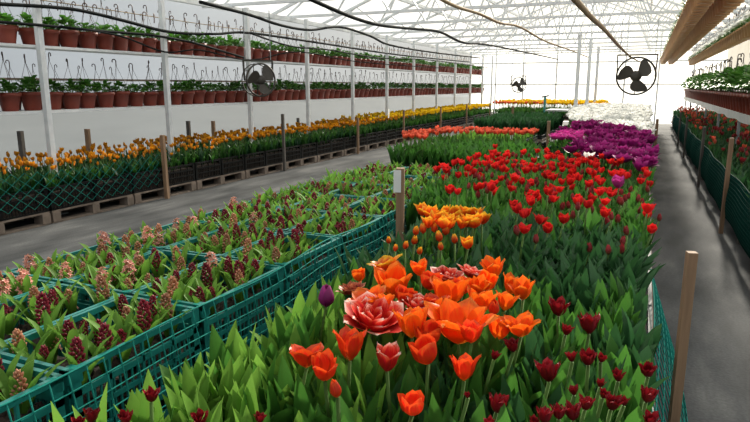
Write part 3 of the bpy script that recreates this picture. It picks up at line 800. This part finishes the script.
taken = []
def base_under(p, slack=.05):
    return Vector((min(BP, max(BX0 + .04, p.x + RN.uniform(-slack, slack))), p.y + RN.uniform(-.03, slack), ZS))
def hero(px, py, z, kind, mat, wpx, label, hr=1.0, tilt=None, cat='tulip', group=None, petals=True, lk='leaf', name='tulip', leaves=3):
    p = at(px, py, 2, z); d = (p - Vector((0, 0, H))).length
    w = wpx * d / 640 * .96
    b = base_under(p); taken.append((b.x, b.y))
    return tulip(name, label, cat, b, p, kind, mat, w * (.62 if kind in ('wide',) else .72 if kind in ('open', 'double', 'parrot') else 1.5 if mat == 'purple' else 1.2 if kind == 'bud' else 1.05), w * hr * (1.02 if kind != 'double' else .78), group, leaves, lk, petals, tilt)
HERO = [
 (382, 262, 'wide', 'flame', 32, .55, 'ruffled orange tulip with yellow rim at the back left of orange cluster'),
 (366, 311, 'double', 'redwhite', 58, .78, 'largest double tulip, red with white petal edges, left front of cluster'),
 (347, 287, 'double', 'bronze', 26, .9, 'small bronze-red frilly double tulip beside the purple bud'),
 (389, 280, 'open', 'orange', 44, .85, 'tall wide-open orange tulip at the back left of cluster'),
 (364, 295, 'wide', 'orange', 40, .65, 'ruffled orange tulip just behind the largest red and white double'),
 (405, 322, 'open', 'orange', 40, .85, 'clear orange goblet tulip with yellow base, front centre of cluster'),
 (411, 302, 'double', 'redwhite', 40, .75, 'white-edged red double tulip in the middle of orange cluster'),
 (442, 291, 'open', 'orange', 46, .75, 'big open orange tulip at the centre back of cluster'),
 (452, 320, 'wide', 'orange', 62, .85, 'largest wide-open orange tulip at the cluster centre'),
 (441, 272, 'double', 'redwhite', 30, .8, 'white-edged red double tulip at cluster back, left of its pair'),
 (465, 269, 'double', 'redwhite', 27, .85, 'white-edged red double tulip at cluster back, right of its pair'),
 (489, 268, 'open', 'orange', 27, .85, 'orange tulip at the very back right of orange cluster'),
 (478, 281, 'cup', 'orange', 20, .95, 'orange cup tulip just below the backmost right orange one'),
 (504, 283, 'open', 'orange', 25, .9, 'orange tulip second from the right edge of cluster, upper row'),
 (517, 289, 'open', 'orange', 27, .85, 'orange tulip at the far right edge of cluster, upper row'),
 (473, 299, 'open', 'orange', 35, .78, 'open orange tulip right of the cluster centre'),
 (486, 307, 'bud', 'redorange', 14, 1.1, 'narrow dim orange tulip between two open ones at right'),
 (491, 327, 'open', 'orange', 30, .85, 'orange tulip at lower right of cluster, left of two'),
 (514, 322, 'wide', 'orange', 36, .8, 'splayed orange tulip at the lower right corner of cluster'),
 (421, 333, 'cup', 'redorange', 28, .9, 'red-orange tulip tucked under the largest wide-open orange one'),
 (420, 351, 'cup', 'redorange', 28, 1.0, 'rounded red-orange tulip at the lower front centre of cluster'),
 (464, 331, 'open', 'redorange', 30, .8, 'red-orange tulip half hidden below the largest open orange one'),
 (424, 281, 'cup', 'redorange', 22, .9, 'orange-red tulip behind the middle white-edged double'),
 (456, 285, 'cup', 'redorange', 20, .9, 'shaded orange-red tulip behind the centre back orange one'),
 (299, 352, 'wide', 'redorange', 38, .78, 'red-orange open tulip at far left of the front group'),
 (317, 367, 'open', 'redorange', 34, .85, 'red-orange tulip in front, second from left of front group'),
 (342, 344, 'open', 'redorange', 37, .95, 'upright red-orange tulip third from left of front group'),
 (379, 358, 'open', 'redwhite', 31, .95, 'rounded red double tulip with pale streaks standing alone in front'),
 (456, 366, 'open', 'redorange', 31, .95, 'single red-orange tulip standing alone at lower centre'),
 (403, 402, 'cup', 'redorange', 25, .9, 'bright red tulip lowest in front of the cluster'),
 (329, 389, 'bud', 'redorange', 15, 1.1, 'small red-orange bud below the front left group'),
 (320, 297, 'bud', 'purple', 17, 1.15, 'single purple tulip bud standing alone left of orange cluster'),
 (415, 268, 'open', 'orange', 22, .8, 'orange tulip at cluster back beside the white-edged pair'),
 (428, 300, 'wide', 'redorange', 28, .7, 'shaded red tulip right of the middle white-edged double'),
 (378, 300, 'open', 'orange', 22, .85, 'orange tulip between the largest red and white double and the clear goblet'),
 (433, 310, 'cup', 'orange', 24, .95, 'orange tulip squeezed left of the largest wide-open orange one'),
 (470, 285, 'open', 'orange', 24, .85, 'orange tulip behind the open one right of cluster centre'),
 (355, 275, 'cup', 'orange', 14, 1, 'small orange tulip at the back left beside the bronze frilly one'),
 (498, 300, 'open', 'orange', 24, .9, 'orange tulip below the upper row at the right edge of cluster'),
 (398, 296, 'cup', 'redorange', 22, .8, 'red-orange tulip deep behind the clear orange goblet'),
]
for k, (px, py, kind, mat, w, hr, lab) in enumerate(HERO):
    hero(px, py, .895 - .03 * RN.random(), kind, mat, w, lab, hr, group=None, lk='leaf')
DARK = [(552, 307, 24), (582, 323, 26), (558, 328, 15), (580, 357, 20), (564, 355, 14), (541, 369, 28), (592, 357, 12), (609, 374, 15), (639, 368, 18), (636, 393, 19), (601, 400, 20), (593, 391, 13), (614, 398, 12), (565, 388, 13), (564, 410, 22), (575, 401, 18), (549, 411, 18), (534, 415, 20), (523, 418, 13), (639, 417, 18), (591, 381, 11), (487, 401, 24), (506, 343, 18), (481, 419, 14), (459, 392, 8), (486, 353, 12)]
for k, (px, py, w) in enumerate(DARK):
    if k == 0: lab = 'dark red frilly tulip at the top of the dark patch, left of two'
    elif k == 1: lab = 'dark red frilly tulip at the top of the dark patch, right of two'
    elif k == 5: lab = 'large dark red frilly tulip at the left edge of dark patch'
    elif k == 21: lab = 'dark red frilly tulip in front between orange cluster and dark patch'
    elif k == 22: lab = 'dark red tulip just under the lower right orange tulips'
    elif k == 8: lab = 'dark red frilly tulip nearest the white crates, upper of three'
    elif k == 9: lab = 'dark red frilly tulip nearest the white crates, middle of three'
    elif k == 19: lab = 'dark red frilly tulip nearest the white crates, lowest of three'
    else:
        lab = 'small dark red frilly tulip in the %s of the dark patch by the aisle' % ('upper part' if py < 365 else 'middle' if py < 395 else 'lowest part')
    hero(px, py, .86, 'parrot', 'darkred', w, lab, .85, petals=w > 16, lk='leaf', group='dark red frilly tulips by the aisle', name='parrot_tulip')
for k, (px, py, w) in enumerate(((144, 393, 18), (83, 413, 18), (119, 414, 16), (70, 420, 14), (193, 416, 19), (251, 415, 14))):
    hero(px, py, .84, 'parrot', 'darkred', w, 'crimson frilly tulip at lower left near the net, %s' % ('tallest and topmost' if k == 0 else nth((None, 2, 3, 1, 5, 6)[k]) + ' from the left'), .85, petals=True, lk='leafyoung', group='crimson tulips at lower left', name='parrot_tulip')
FLAME = [(417, 211), (427, 213), (436, 216), (443, 213), (450, 214), (457, 211), (464, 213), (471, 212), (477, 217), (446, 221), (455, 221), (463, 221), (470, 220), (439, 223), (423, 222)]
for px, py in FLAME:
    hero(px + RN.uniform(-1.5, 1.5), py + RN.uniform(-1.5, 1.5), .93, 'open' if RN.random() < .7 else 'cup', 'flame', RN.uniform(16, 21), 'orange tulip with yellow edges in the dense flame-coloured strip behind the stake', .8, petals=False, group='flame coloured tulips, dense strip', name='flame_tulip')
for k, (px, py, w) in enumerate(((463, 242, 14), (435, 237, 10), (419, 229, 10), (430, 228, 9), (400, 246, 8), (409, 240, 9), (411, 231, 9), (390, 248, 7), (441, 230, 10), (450, 240, 9), (436, 247, 8), (414, 251, 8), (384, 240, 7))):
    hero(px, py, .90, 'bud' if k else 'cup', 'flame', w, 'large orange and yellow tulip standing alone below the flame strip' if not k else 'small orange and yellow tulip bud scattered below the flame strip', 1, petals=False, group='flame coloured buds', name='flame_tulip')
# red tulips
nr = 0
def red_zone(x, y): return ('left' if x < -.72 else 'centre' if x < -.3 else 'aisle side') + ' of the ' + ('front' if y < 3.6 else 'middle' if y < 4.7 else 'back')
for x, y in jgrid(BX0 - .36, BP, 2.6, 6.3, .100):
    pr = .55 if y < 3.3 else .85
    if x < -.6 and y < 3.4: continue
    if y > 4.95 + (.1 - x) * 1.5 or nr >= 299 or (x < BX0 + .03 and y < 4.1): continue
    if RN.random() > pr: continue
    bud = RN.random() < (.5 if y < 4.5 else .3)
    top = RN.uniform(.83, .93) if not bud else RN.uniform(.80, .88)
    nr += 1
    tulip('red_tulip', '%s in the %s of the red patch' % ('small dark red tulip bud' if bud else 'open bright red tulip', red_zone(x, y)), 'tulip', (x, y, ZS), (x + RN.uniform(-.04, .04), y + RN.uniform(-.04, .04), top),
          'bud' if bud else RN.choice(('cup', 'open', 'cup')), 'redbud' if bud else 'red', RN.uniform(.036, .046) if bud else RN.uniform(.044, .058), group='red patch %s, %s' % ('buds' if bud else 'blooms', red_zone(x, y)), petals=False, lk='leaf' if y > 3 else 'leafblue', leaves=2)
# leafy tulips without flower: the nearest ones are things of their own
leafy = [(x, y) for x, y in jgrid(BX0 + .02, BP, .72, 6.2, .064)] + [(x, y) for x, y in jgrid(BX0 - .37, BX0 + .02, 3.85, 6.35, .06)]
leafy.sort(key=lambda q: q[0] ** 2 + q[1] ** 2)
nl = 0; rest = []
def leafy_zone(x, y):
    a = 'by the net' if x < -.75 else 'beside the white crates' if x > -.2 else 'mid bed'
    return a, ('in front of' if y < 1.25 else 'alongside' if y < 2.0 else 'behind')
for x, y in leafy:
    if not seen((x, y, .75), 8): continue
    q = proj((x, y, .8))
    if nl < 300 and y < 2.4:
        nl += 1; a, b = leafy_zone(x, y)
        yl = (x < -.55 and y < 1.9)
        t = thing('tulip_plant', '%s green tulip plant without flower %s, %s the orange cluster' % ('light' if yl else 'dark', a, b), 'tulip plant', (x, y, ZS), RN.uniform(0, 6), 'flowerless tulips %s, %s the orange cluster' % (a, b))
        lk = 'leafyoung' if yl and RN.random() < .75 else ('leafblue' if not yl and RN.random() < .5 else 'leaf')
        parts(t, [('leaf', RN.choice(LEAFM[lk]), RZ(kk * 2.2 + RN.uniform(-.4, .4)) @ T(.008, 0, 0) @ Matrix.Scale(RN.uniform(.72, .95), 4)) for kk in range(5)])
    else: rest.append((x, y, ZS))
mass('tulip_leaves', [p for p in rest if p[1] < 3.3], 'dense blue-green tulip leaves behind the orange cluster', 'leaves', 'leafblue', sc=(.95, 1.2))
mass('tulip_leaves', [p for p in rest if p[1] >= 3.3], 'dense green tulip leaves among the red tulips', 'leaves', 'leaf', sc=(.85, 1.1))
# purple
npu = 0; prest = []
def pz(x, y): return ('left' if x < -.8 else 'centre' if x < -.35 else 'aisle side') + ' of the ' + ('front' if y < 6.4 else 'middle' if y < 7.6 else 'back')
for x, y in jgrid(-1.45, BP + .02, 4.9, 10.4, .104):
    if x < -1.0 or (x < -.60 and y < 8.7): continue
    if y < 4.95 + (.1 - x) * 1.5 or y > 8.7 + 2.2 * (.1 - x): continue
    if npu < 300 and RN.random() < .80:
        npu += 1
        solo('purple_tulip', far_tulip('purple', RN.choice(('double', 'open', 'double')), .39, .092), 'purple double tulip in the %s of the purple patch' % pz(x, y), 'tulip', (x, y, ZS), RN.uniform(0, 6), 'purple tulips, ' + pz(x, y), RN.uniform(.9, 1.12))
    else: prest.append((x, y, ZS))
mass('tulip_leaves', prest + [(x, y, ZS) for x, y in jgrid(-1.1, BP, 5.2, 10.4, .16)], 'green leaves among the purple tulips', 'leaves', 'leaf')
pc = slat_crate(.42, .585, .24, M['darknet'], .04)
for k, yy in enumerate((7.55, 8.2)):
    t = thing('crate', 'dark green crate of pink tulips left of the purple patch, %s of two' % ('nearer', 'farther')[k], 'crate', (-.86, yy, ZS + .002), 0, 'dark green crates of pink tulips')
    parts(t, pc + [('soil', soil_w)])
    for q in range(9):
        solo('pink_tulip', far_tulip('magenta', 'double', .24, .085, 'leaf', 4, 3, .18), 'pink tulip in the %s dark green crate beside the purple patch' % ('nearer', 'farther')[k], 'tulip', (-.98 + (q % 3) * .12 + RN.uniform(-.03, .03), yy + (q // 3 - 1) * .17 + RN.uniform(-.03, .03), ZS + .17), RN.uniform(0, 6), 'pink tulips, %s crate' % ('nearer', 'farther')[k])
p = at(586, 156, 2, .92); tulip('tulip', 'single white tulip standing among the red ones', 'tulip', (p.x, p.y, ZS), p, 'open', 'whitefl', .08, petals=False)
p = at(616, 182, 2, .90); tulip('tulip', 'single magenta tulip among the red ones', 'tulip', (p.x, p.y, ZS), p, 'cup', 'magenta', .08, petals=False)
# white
nw = 0; wrest = []
wc = [(x, y) for x, y in jgrid(-2.3, BP + .02, 8.6, 21, .105)]
wc.sort(key=lambda q: q[1])
for x, y in wc:
    if x < -1.1 - .10 * (y - 10) or x < -1.75: continue
    if y < 8.7 + 2.2 * (.1 - x): continue
    if RN.random() < .15: continue
    if nw < 300:
        nw += 1
        z = ('left' if x < -.8 else 'middle' if x < -.3 else 'aisle side') + ' of the ' + ('near' if y < 10.5 else 'farther')
        solo('white_tulip', far_tulip('whitefl', RN.choice(('double', 'open')), .40, .095), 'white tulip in the %s part of the white patch' % z, 'tulip', (x, y, ZS), RN.uniform(0, 6), 'white tulips, ' + z, RN.uniform(.9, 1.1))
    else: wrest.append((x, y, ZS))
mass('tulip_field', wrest, 'more white tulips packed in the far part of white patch', 'tulips', None, ftl('double', .40, .10), mats=[M['leaf'], M['stem'], M['whitefl']])

# blocks on low stands behind the hyacinths
def block(x0, x1, y0, y1, z, name, label):
    t = thing(name, label, 'bench', ((x0 + x1) / 2, (y0 + y1) / 2, 0)); w, d = (x1 - x0) / 2, (y1 - y0) / 2
    parts(t, [('bench_top', MB().box2((-w, -d, z - .05), (w, d, z)).mesh('bench_top', M['oldwood']))] + [('leg', MB().box2((sx * w * .9 - .03, sy * d * .9 - .03, 0), (sx * w * .9 + .03, sy * d * .9 + .03, z - .05)).mesh('leg', M['oldwood'])) for sx in (-1, 1) for sy in (-1, 1)])
block(-2.80, -1.20, 6.5, 8.5, .34, 'growing_bench', 'low bench carrying the coral tulips behind the hyacinth crates')
bk = slat_crate(.48, .585, .24, M['black'], .04); sb = MB().box2((-.22, -.27, .014), (.22, .27, .20)).mesh('soil', M['soil'])
kk = 0
for yy in (6.86, 7.46, 8.06):
    for xx in (-2.5, -1.99, -1.48):
        kk += 1
        t = thing('crate', 'black crate of coral tulips behind the hyacinths, %s %s' % (('front row', 'second row', 'rear row')[int((yy - 6.8) / .6)], ('left', 'middle', 'right')[int((xx + 2.51) / .48)]), 'crate', (xx, yy, .34), 0, 'black crates of coral tulips')
        parts(t, bk + [('soil', sb)])
npk = 0; cm_ = []
for x, y in jgrid(-2.72, -1.27, 6.62, 8.32, .08):
    if RN.random() < .5 and (y > 7.6 or x < -2.3):
        npk += 1
        solo('coral_tulip', far_tulip('coral', 'cup', .40, .060), 'coral red tulip %s of the block behind the hyacinths' % ('at the left edge' if x < -2.3 and y < 7.6 else 'in the rear rows'), 'tulip', (x, y, .53), RN.uniform(0, 6), 'coral tulips ' + ('left edge' if x < -2.3 and y < 7.6 else 'rear rows'))
    else: cm_.append((x, y, .53))
mass('tulip_leaves', cm_, 'tall green tulip leaves of the coral tulip block', 'leaves', 'leaf', sc=(1.0, 1.25))
# young crates between block and red patch
for k, (xx, yy) in enumerate(((-1.30, 4.3), (-1.30, 4.92), (-1.30, 5.54), (-1.30, 6.16))):
    pass
# dark green crates and leafy block beyond
block(-3.2, -1.85, 10.2, 12.0, .34, 'growing_bench', 'low bench with dark green crates beyond the coral tulips')
gc = slat_crate(.44, .585, .24, M['darknet'], .04)
for k, xx in enumerate((-2.08, -2.53, -2.98)):
    for j, yy in enumerate((10.5, 11.1, 11.7)):
        t = thing('crate', 'dark green crate beyond the coral tulips, %s row %s' % (('front', 'middle', 'rear')[j], ('right', 'middle', 'left')[k]), 'crate', (xx, yy, .34), 0, 'dark green crates'); parts(t, gc + [('soil', sb)])
mass('seedlings', [(x, y, .50) for x, y in jgrid(-3.15, -1.9, 10.25, 11.95, .11)], 'low green seedlings in the dark green crates', 'seedlings', 'leafyoung', sc=(.5, .75))
block(-3.6, -2.0, 13.6, 17.6, .36, 'growing_bench', 'low bench with leafy green block left of the white flowers')
tag(link('bed_soil', MB().box2((-3.58, 13.62, .361), (-2.02, 17.58, .44)).mesh('bed_soil', M['black'])), 'black trays under the far leafy block', 'trays', kind='stuff')
mass('tulip_leaves', [(x, y, .44) for x, y in jgrid(-3.55, -2.05, 13.65, 17.55, .10)], 'tall dark leafy block left of the white flowers', 'leaves', 'leafblue', sc=(1.2, 1.45))
# far beds before the back wall
block(-5.2, -1.2, 22.3, 25.6, .36, 'growing_bench', 'far bench with yellow and orange tulips before the back wall')
tag(link('bed_soil', MB().box2((-5.18, 22.32, .361), (-1.22, 25.58, .46)).mesh('bed_soil', M['soil'])), 'soil of the far tulip bed before the back wall', 'soil', kind='stuff')
fo = []; fy = []; nfy = 0
for x, y in jgrid(-5.15, -1.25, 22.35, 23.9, .14):
    colr = 'coral' if x < -3.2 else 'yellow'
    if RN.random() < .3: colr = 'yellow' if colr == 'coral' and RN.random() < .4 else 'amber'
    nfy += 1
    lab = {'coral': 'coral', 'yellow': 'yellow', 'amber': 'orange'}[colr]
    if nfy <= 110: solo(lab + '_tulip', far_tulip(colr, 'cup', .46, .085), '%s tulip in the far bed before the back wall, %s half' % (lab, 'left' if x < -3.2 else 'right'), 'tulip', (x, y, .46), RN.uniform(0, 6), 'far bed %s tulips, %s half' % (lab, 'left' if x < -3.2 else 'right'))
    else: fo.append((x, y, .46))
mass('tulip_field', fo + [(x, y, .46) for x, y in jgrid(-5.1, -1.3, 24, 25.5, .15)], 'yellow tulips at the back of the far bed', 'tulips', None, ftl('cup', .46, .085), mats=[M['leaf'], M['stem'], M['yellow']])
# white tabletop, bottle, tray
p0 = at(580, 110, 2, .86)
t = thing('table', 'white flat table between the columns and the white flowers', 'table', (p0.x, p0.y, 0))
parts(t, [('tabletop', MB().box2((-.85, -.5, .83), (.85, .5, .87)).mesh('tabletop', M['whitepl']))] + [('leg', MB().box2((sx * .75 - .025, sy * .42 - .025, 0), (sx * .75 + .025, sy * .42 + .025, .83)).mesh('leg', M['white'])) for sx in (-1, 1) for sy in (-1, 1)])
p = at(545, 104, 1, 22.25)
t = thing('valve_post', 'small dark teal upright tap post before the far tulip bed', 'tap', (p.x, 22.2, 0))
parts(t, [('pipe', MB().tube([(0, 0, 0), (0, 0, 1.12)], .045, 8).mesh('pipe', M['teal'], True)), ('handle', MB().bar((-.12, 0, 1.12), (.12, 0, 1.17), .05).mesh('handle', M['black']))])
p = at(485, 136, 2, .25)
tr = thing('tray', 'white tray with coral flowers on the floor beyond the aisle', 'tray', (p.x, p.y, 0))
tb = MB(); w, d, hh = .45, .3, .22
tb.box2((-w, -d, .0), (w, d, .02)); tb.box2((-w, -d, .02), (w, -d + .02, hh)); tb.box2((-w, d - .02, .02), (w, d, hh)); tb.box2((-w, -d + .02, .02), (-w + .02, d - .02, hh)); tb.box2((w - .02, -d + .02, .02), (w, d - .02, hh))
parts(tr, [('tray_body', tb.mesh('tray_body', M['whitepl']))])
for k in range(7):
    solo('coral_tulip', far_tulip('coral', 'cup', .30, .09, 'leaf', 3, 2, .16), 'coral tulip in the white tray by the left aisle', 'tulip', (p.x - .36 + k * .12, p.y + RN.uniform(-.15, .15), .02), RN.uniform(0, 6), 'coral tulips in the white tray')
# stakes of the middle bed
stake((.165, 2.05, 0), 1.0, 'tall raw wooden stake at the right aisle in the foreground', None, .028, rot=(.0, 0, .25))
stake((-1.37, 3.52, 0), 1.0, 'wooden stake with white paper tag beside the net at centre', None, .05, tagpaper=True, rot=(0, .0, .3))
p = at(657.5, 119, 0, .19); stake((.19, p.y, 0), p.z, 'thin wooden stake at the aisle beside the purple tulips', None, .04)
p = at(513, 133, 1, 9.4); stake((p.x, 9.4, 0), p.z, 'wooden stake with white tag at the coral tulip block', None, .05, tagpaper=True)
p = at(549, 121, 1, 12.2); stake((p.x, 12.2, 0), p.z, 'short wooden stake beyond the pink tulips', None, .06)
p = at(513, 106, 1, 16.); stake((p.x, 16., 0), p.z, 'far wooden stake left of the far leafy block', None, .06)
# net at the right edge of the middle bed
solo('netting', net_mb(.9, 3.2, lambda y: .62 + .02 * math.sin(y * 2 + .5), lambda y, k: .085 + .17 * k + .012 * math.sin(y * 3), .07, .0024, False, 7, .50).mesh('netting', M['net'], True), 'green plastic netting hanging beside the white crates at the right aisle', 'netting')

# ------------------------------------------------------------------ right bed
RX = .90
rb = thing('growing_bench', 'long low bench under the shaded right bed', 'bench', (0, 0, 0))
parts(rb, [('bench_top', MB().box2((RX, 3.5, .16), (2.5, 26, .20)).mesh('bench_top', M['greywood']))] + [('leg', MB().box2((x - .04, y - .05, 0), (x + .04, y + .05, .16)).mesh('leg', M['greywood'])) for x in (RX + .06, 2.4) for y in [3.7 + 1.5 * k for k in range(15)]])
rc = slat_crate(.38, .585, .22, M['black'], .045); nrc = 0
for k in range(36):
    yy = 4.0 + k * .605
    if not seen((RX + .2, yy, .4), 70): continue
    nrc += 1
    t = thing('crate', 'black crate at the front of right bed, %s from the near end' % nth(nrc), 'crate', (RX + .21, yy, .20), 0, 'black crates of the right bed')
    parts(t, rc + [('soil', soil_w)])
tag(link('bed_soil', MB().box2((RX + .41, 3.6, .202), (2.48, 25.9, .38)).mesh('bed_soil', M['soil'])), 'dark soil of the right bed', 'soil', kind='stuff')
rp = [(x, y) for x, y in jgrid(RX + .04, 2.4, 4.6, 25.5, .10)]
rp.sort(key=lambda q: q[1] + q[0])
nrt = 0; rr = []; rrt = []
for x, y in rp:
    if not seen((x, y, .65), 10): continue
    fl = RN.random() < .17
    if fl and nrt < 160:
        nrt += 1
        z = ('netting' if x < 1.4 else 'shelf') + ' side, ' + ('nearest' if y < 8 else 'middle' if y < 11 else 'farther')
        c = RN.choice(('redbud', 'coral', 'redbud', 'redbud'))
        lab = {'red': 'red', 'coral': 'coral', 'redbud': 'dark red closed'}[c]
        solo('budding_tulip', far_tulip(c, RN.choice(('cup', 'bud')), .36, .058, 'leafblue', 6, 3, .25), 'shaded %s tulip in the right bed, %s part' % (lab, z), 'tulip', (x, y, .37), RN.uniform(0, 6), 'right bed %s tulips, %s part' % (lab, z), RN.uniform(.85, 1.1))
    elif fl: rrt.append((x, y, .37))
    else: rr.append((x, y, .37))
mass('tulip_leaves', rr, 'dark green tulip leaves of the shaded right bed', 'leaves', 'leafblue')
mass('tulip_field', rrt, 'more coral tulips in the far part of right bed', 'tulips', None, ftl('bud', .38, .058), mats=[M['leafblue'], M['stem'], M['coral']])
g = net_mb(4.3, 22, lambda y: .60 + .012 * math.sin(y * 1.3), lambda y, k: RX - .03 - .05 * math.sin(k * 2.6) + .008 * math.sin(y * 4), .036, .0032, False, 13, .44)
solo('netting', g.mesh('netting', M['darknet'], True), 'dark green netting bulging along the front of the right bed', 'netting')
for k, (px, py, m) in enumerate(((737, 138, 'greywood'), (708, 127, 'greywood'), (690, 117, 'greywood'), (683, 112, 'greywood'))):
    p = at(px, py, 0, RX - .04)
    stake((RX - .085, p.y, 0), max(.7, p.z), 'dark stake before the right bed, %s from near end' % nth(k + 1), 'stakes of the right bed', .035, 'wood' if k == 0 else m)
p = at(731, 148, 0, 1.1); stake((1.1, p.y, .2), max(.5, p.z - .2), 'brown wooden stake standing among the right bed tulips', None, .04)

# right shelves and hanging rows
rs_ = thing('shelf', 'white covered shelf along the right wall carrying leafy pots', 'shelf', (0, 0, 0))
parts(rs_, [('board', MB().box2((1.30, 6, 1.06), (1.85, 26.5, 1.10)).mesh('board', M['whitepl'])), ('cover', MB().grid(lambda u, v: (1.295 - .01 * math.sin(u * 90), 6 + 20.5 * u, 1.105 - (( .12 + .012 * math.sin(u * 70))) * v), 120, 3).mesh('cover', M['whitepl'], True))] +
      [('support', MB().bar((1.34, y, 0), (1.34, y, 1.06), .04).mesh('support', M['grey'])) for y in (8, 11, 14, 17, 20, 23, 26)])
bigfol = [foliage_mb(90 + s, 60, .18, .26, .085, .06).mesh('foliage', M['potleaf'], True) for s in range(4)]
c1 = 0
y = 7.2
while y < 26.2:
    if seen((1.42, y, 1.25), 30):
        c1 += 1
        pot((1.43, y, 1.10), 'large terracotta pot of lush leaves, right shelf, %s from the near end' % nth(c1), 'pots on the right shelf', True, 1.5, fol=RN.choice(bigfol))
    y += .37
def rail(name, x, z, label):
    t = thing(name, label, 'rail', (0, 0, 0))
    parts(t, [('bar', MB().box2((x - .015, 3.0, z - .02), (x + .015, 26.8, z)).mesh('bar', M['white']))] + [('hanger', MB().bar((x, yy, z), (x, yy, 2.84), .012).mesh('hanger', M['white'])) for yy in TY if 6 < yy < 27])
whfol = []
for s in range(3):
    g = foliage_mb(120 + s, 40, .16, .16); rn = random.Random(s)
    for k in range(26):
        a = rn.uniform(0, 6.28); q = rn.random() ** .6
        g._join(bloom_all('double', k % 3), T(math.cos(a) * .15 * q, math.sin(a) * .15 * q, .17 * (1 - q * q * .6)) @ Matrix.Rotation(rn.uniform(-.6, .6), 4, 'X') @ SC(.055, .04), 1)
    whfol.append(g.mesh('foliage', [M['potleaf'], M['whitefl']], True))
M['flare_ochre'] = simple('flare_tinted_plastic', (.62, .35, .15), (.52, .26, .10), 8, .5)  # orange-tan of the lens flare painted into the hanging pots' base colour
flare_ochre = potm[0].copy(); flare_ochre.materials[0] = M['flare_ochre']
def hung(x, z, y0, step, lab, grp, fol, sc):
    c = 0; y = y0
    while y < 26.4:
        if seen((x, y, z + .1), 25):
            c += 1
            t = thing('hanging_pot', lab % nth(c), 'hanging pot', (x, y, z), RN.uniform(0, 6), grp, sc)
            parts(t, [('pot_body', flare_ochre), ('foliage', RN.choice(fol), T(0, 0, .17) @ Matrix.Scale(RN.uniform(.9, 1.15), 4)), ('hanger', RN.choice(hangm), T(0, 0, .19))])
        y += step
rail('hanging_rail', 1.42, 2.76, 'white rail above the right shelf holding hanging pots')
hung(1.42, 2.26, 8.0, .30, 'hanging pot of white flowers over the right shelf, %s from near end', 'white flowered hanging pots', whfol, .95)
rail('hanging_rail', .45, 2.84 - .06, 'white rail above the right aisle, left of two')
rail('hanging_rail', .72, 2.84 - .06, 'white rail above the right aisle, right of two')
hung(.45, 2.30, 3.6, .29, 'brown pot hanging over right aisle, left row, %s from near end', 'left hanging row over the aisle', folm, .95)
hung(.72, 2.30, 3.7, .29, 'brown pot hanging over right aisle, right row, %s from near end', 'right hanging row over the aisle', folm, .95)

# ------------------------------------------------------------------ light
sd = Vector((.06, 1.0, .47)).normalized()
sun = bpy.data.objects.new('sun', bpy.data.lights.new('sun', 'SUN')); COL.objects.link(sun)
sun.rotation_euler = (-sd).to_track_quat('-Z', 'Y').to_euler(); sun.data.energy = 13.0; sun.data.angle = .06; sun.data.color = (1, .93, .80)
w = bpy.data.worlds.new('sky'); S.world = w; w.use_nodes = True; nt = w.node_tree; nt.nodes.clear()
out = node(nt, 'ShaderNodeOutputWorld'); bg = node(nt, 'ShaderNodeBackground'); tc = node(nt, 'ShaderNodeTexCoord')
dt = node(nt, 'ShaderNodeVectorMath', operation='DOT_PRODUCT'); dt.inputs[1].default_value = sd
nt.links.new(tc.outputs['Generated'], dt.inputs[0])
mr = node(nt, 'ShaderNodeMapRange'); mr.inputs[1].default_value = -1; nt.links.new(dt.outputs['Value'], mr.inputs[0])
c = ramp(nt, mr.outputs[0], [(0, (.50, .56, .62)), (.55, (.62, .68, .74)), (.80, (.88, .92, .96)), (.93, (1.0, .95, .86)), (.97, (1.0, .80, .50)), (1, (1.0, .70, .34))])
st = ramp(nt, mr.outputs[0], [(0, (.5, .5, .5)), (.7, (.55, .55, .55)), (.9, (.8, .8, .8)), (1, (1, 1, 1))])
ml = node(nt, 'ShaderNodeMath', operation='MULTIPLY'); ml.inputs[1].default_value = 1.4
nt.links.new(st, ml.inputs[0]); nt.links.new(c, bg.inputs[0]); nt.links.new(ml.outputs[0], bg.inputs[1]); nt.links.new(bg.outputs[0], out.inputs[0])

S.view_settings.view_transform = 'Standard'; S.view_settings.look = 'None'; S.view_settings.gamma = 1; S.view_settings.use_curve_mapping = False
S.view_settings.exposure = 0.25
S.cycles.use_denoising = True
S.cycles.max_bounces = 8; S.cycles.transparent_max_bounces = 12; S.cycles.transmission_bounces = 6; S.cycles.diffuse_bounces = 4
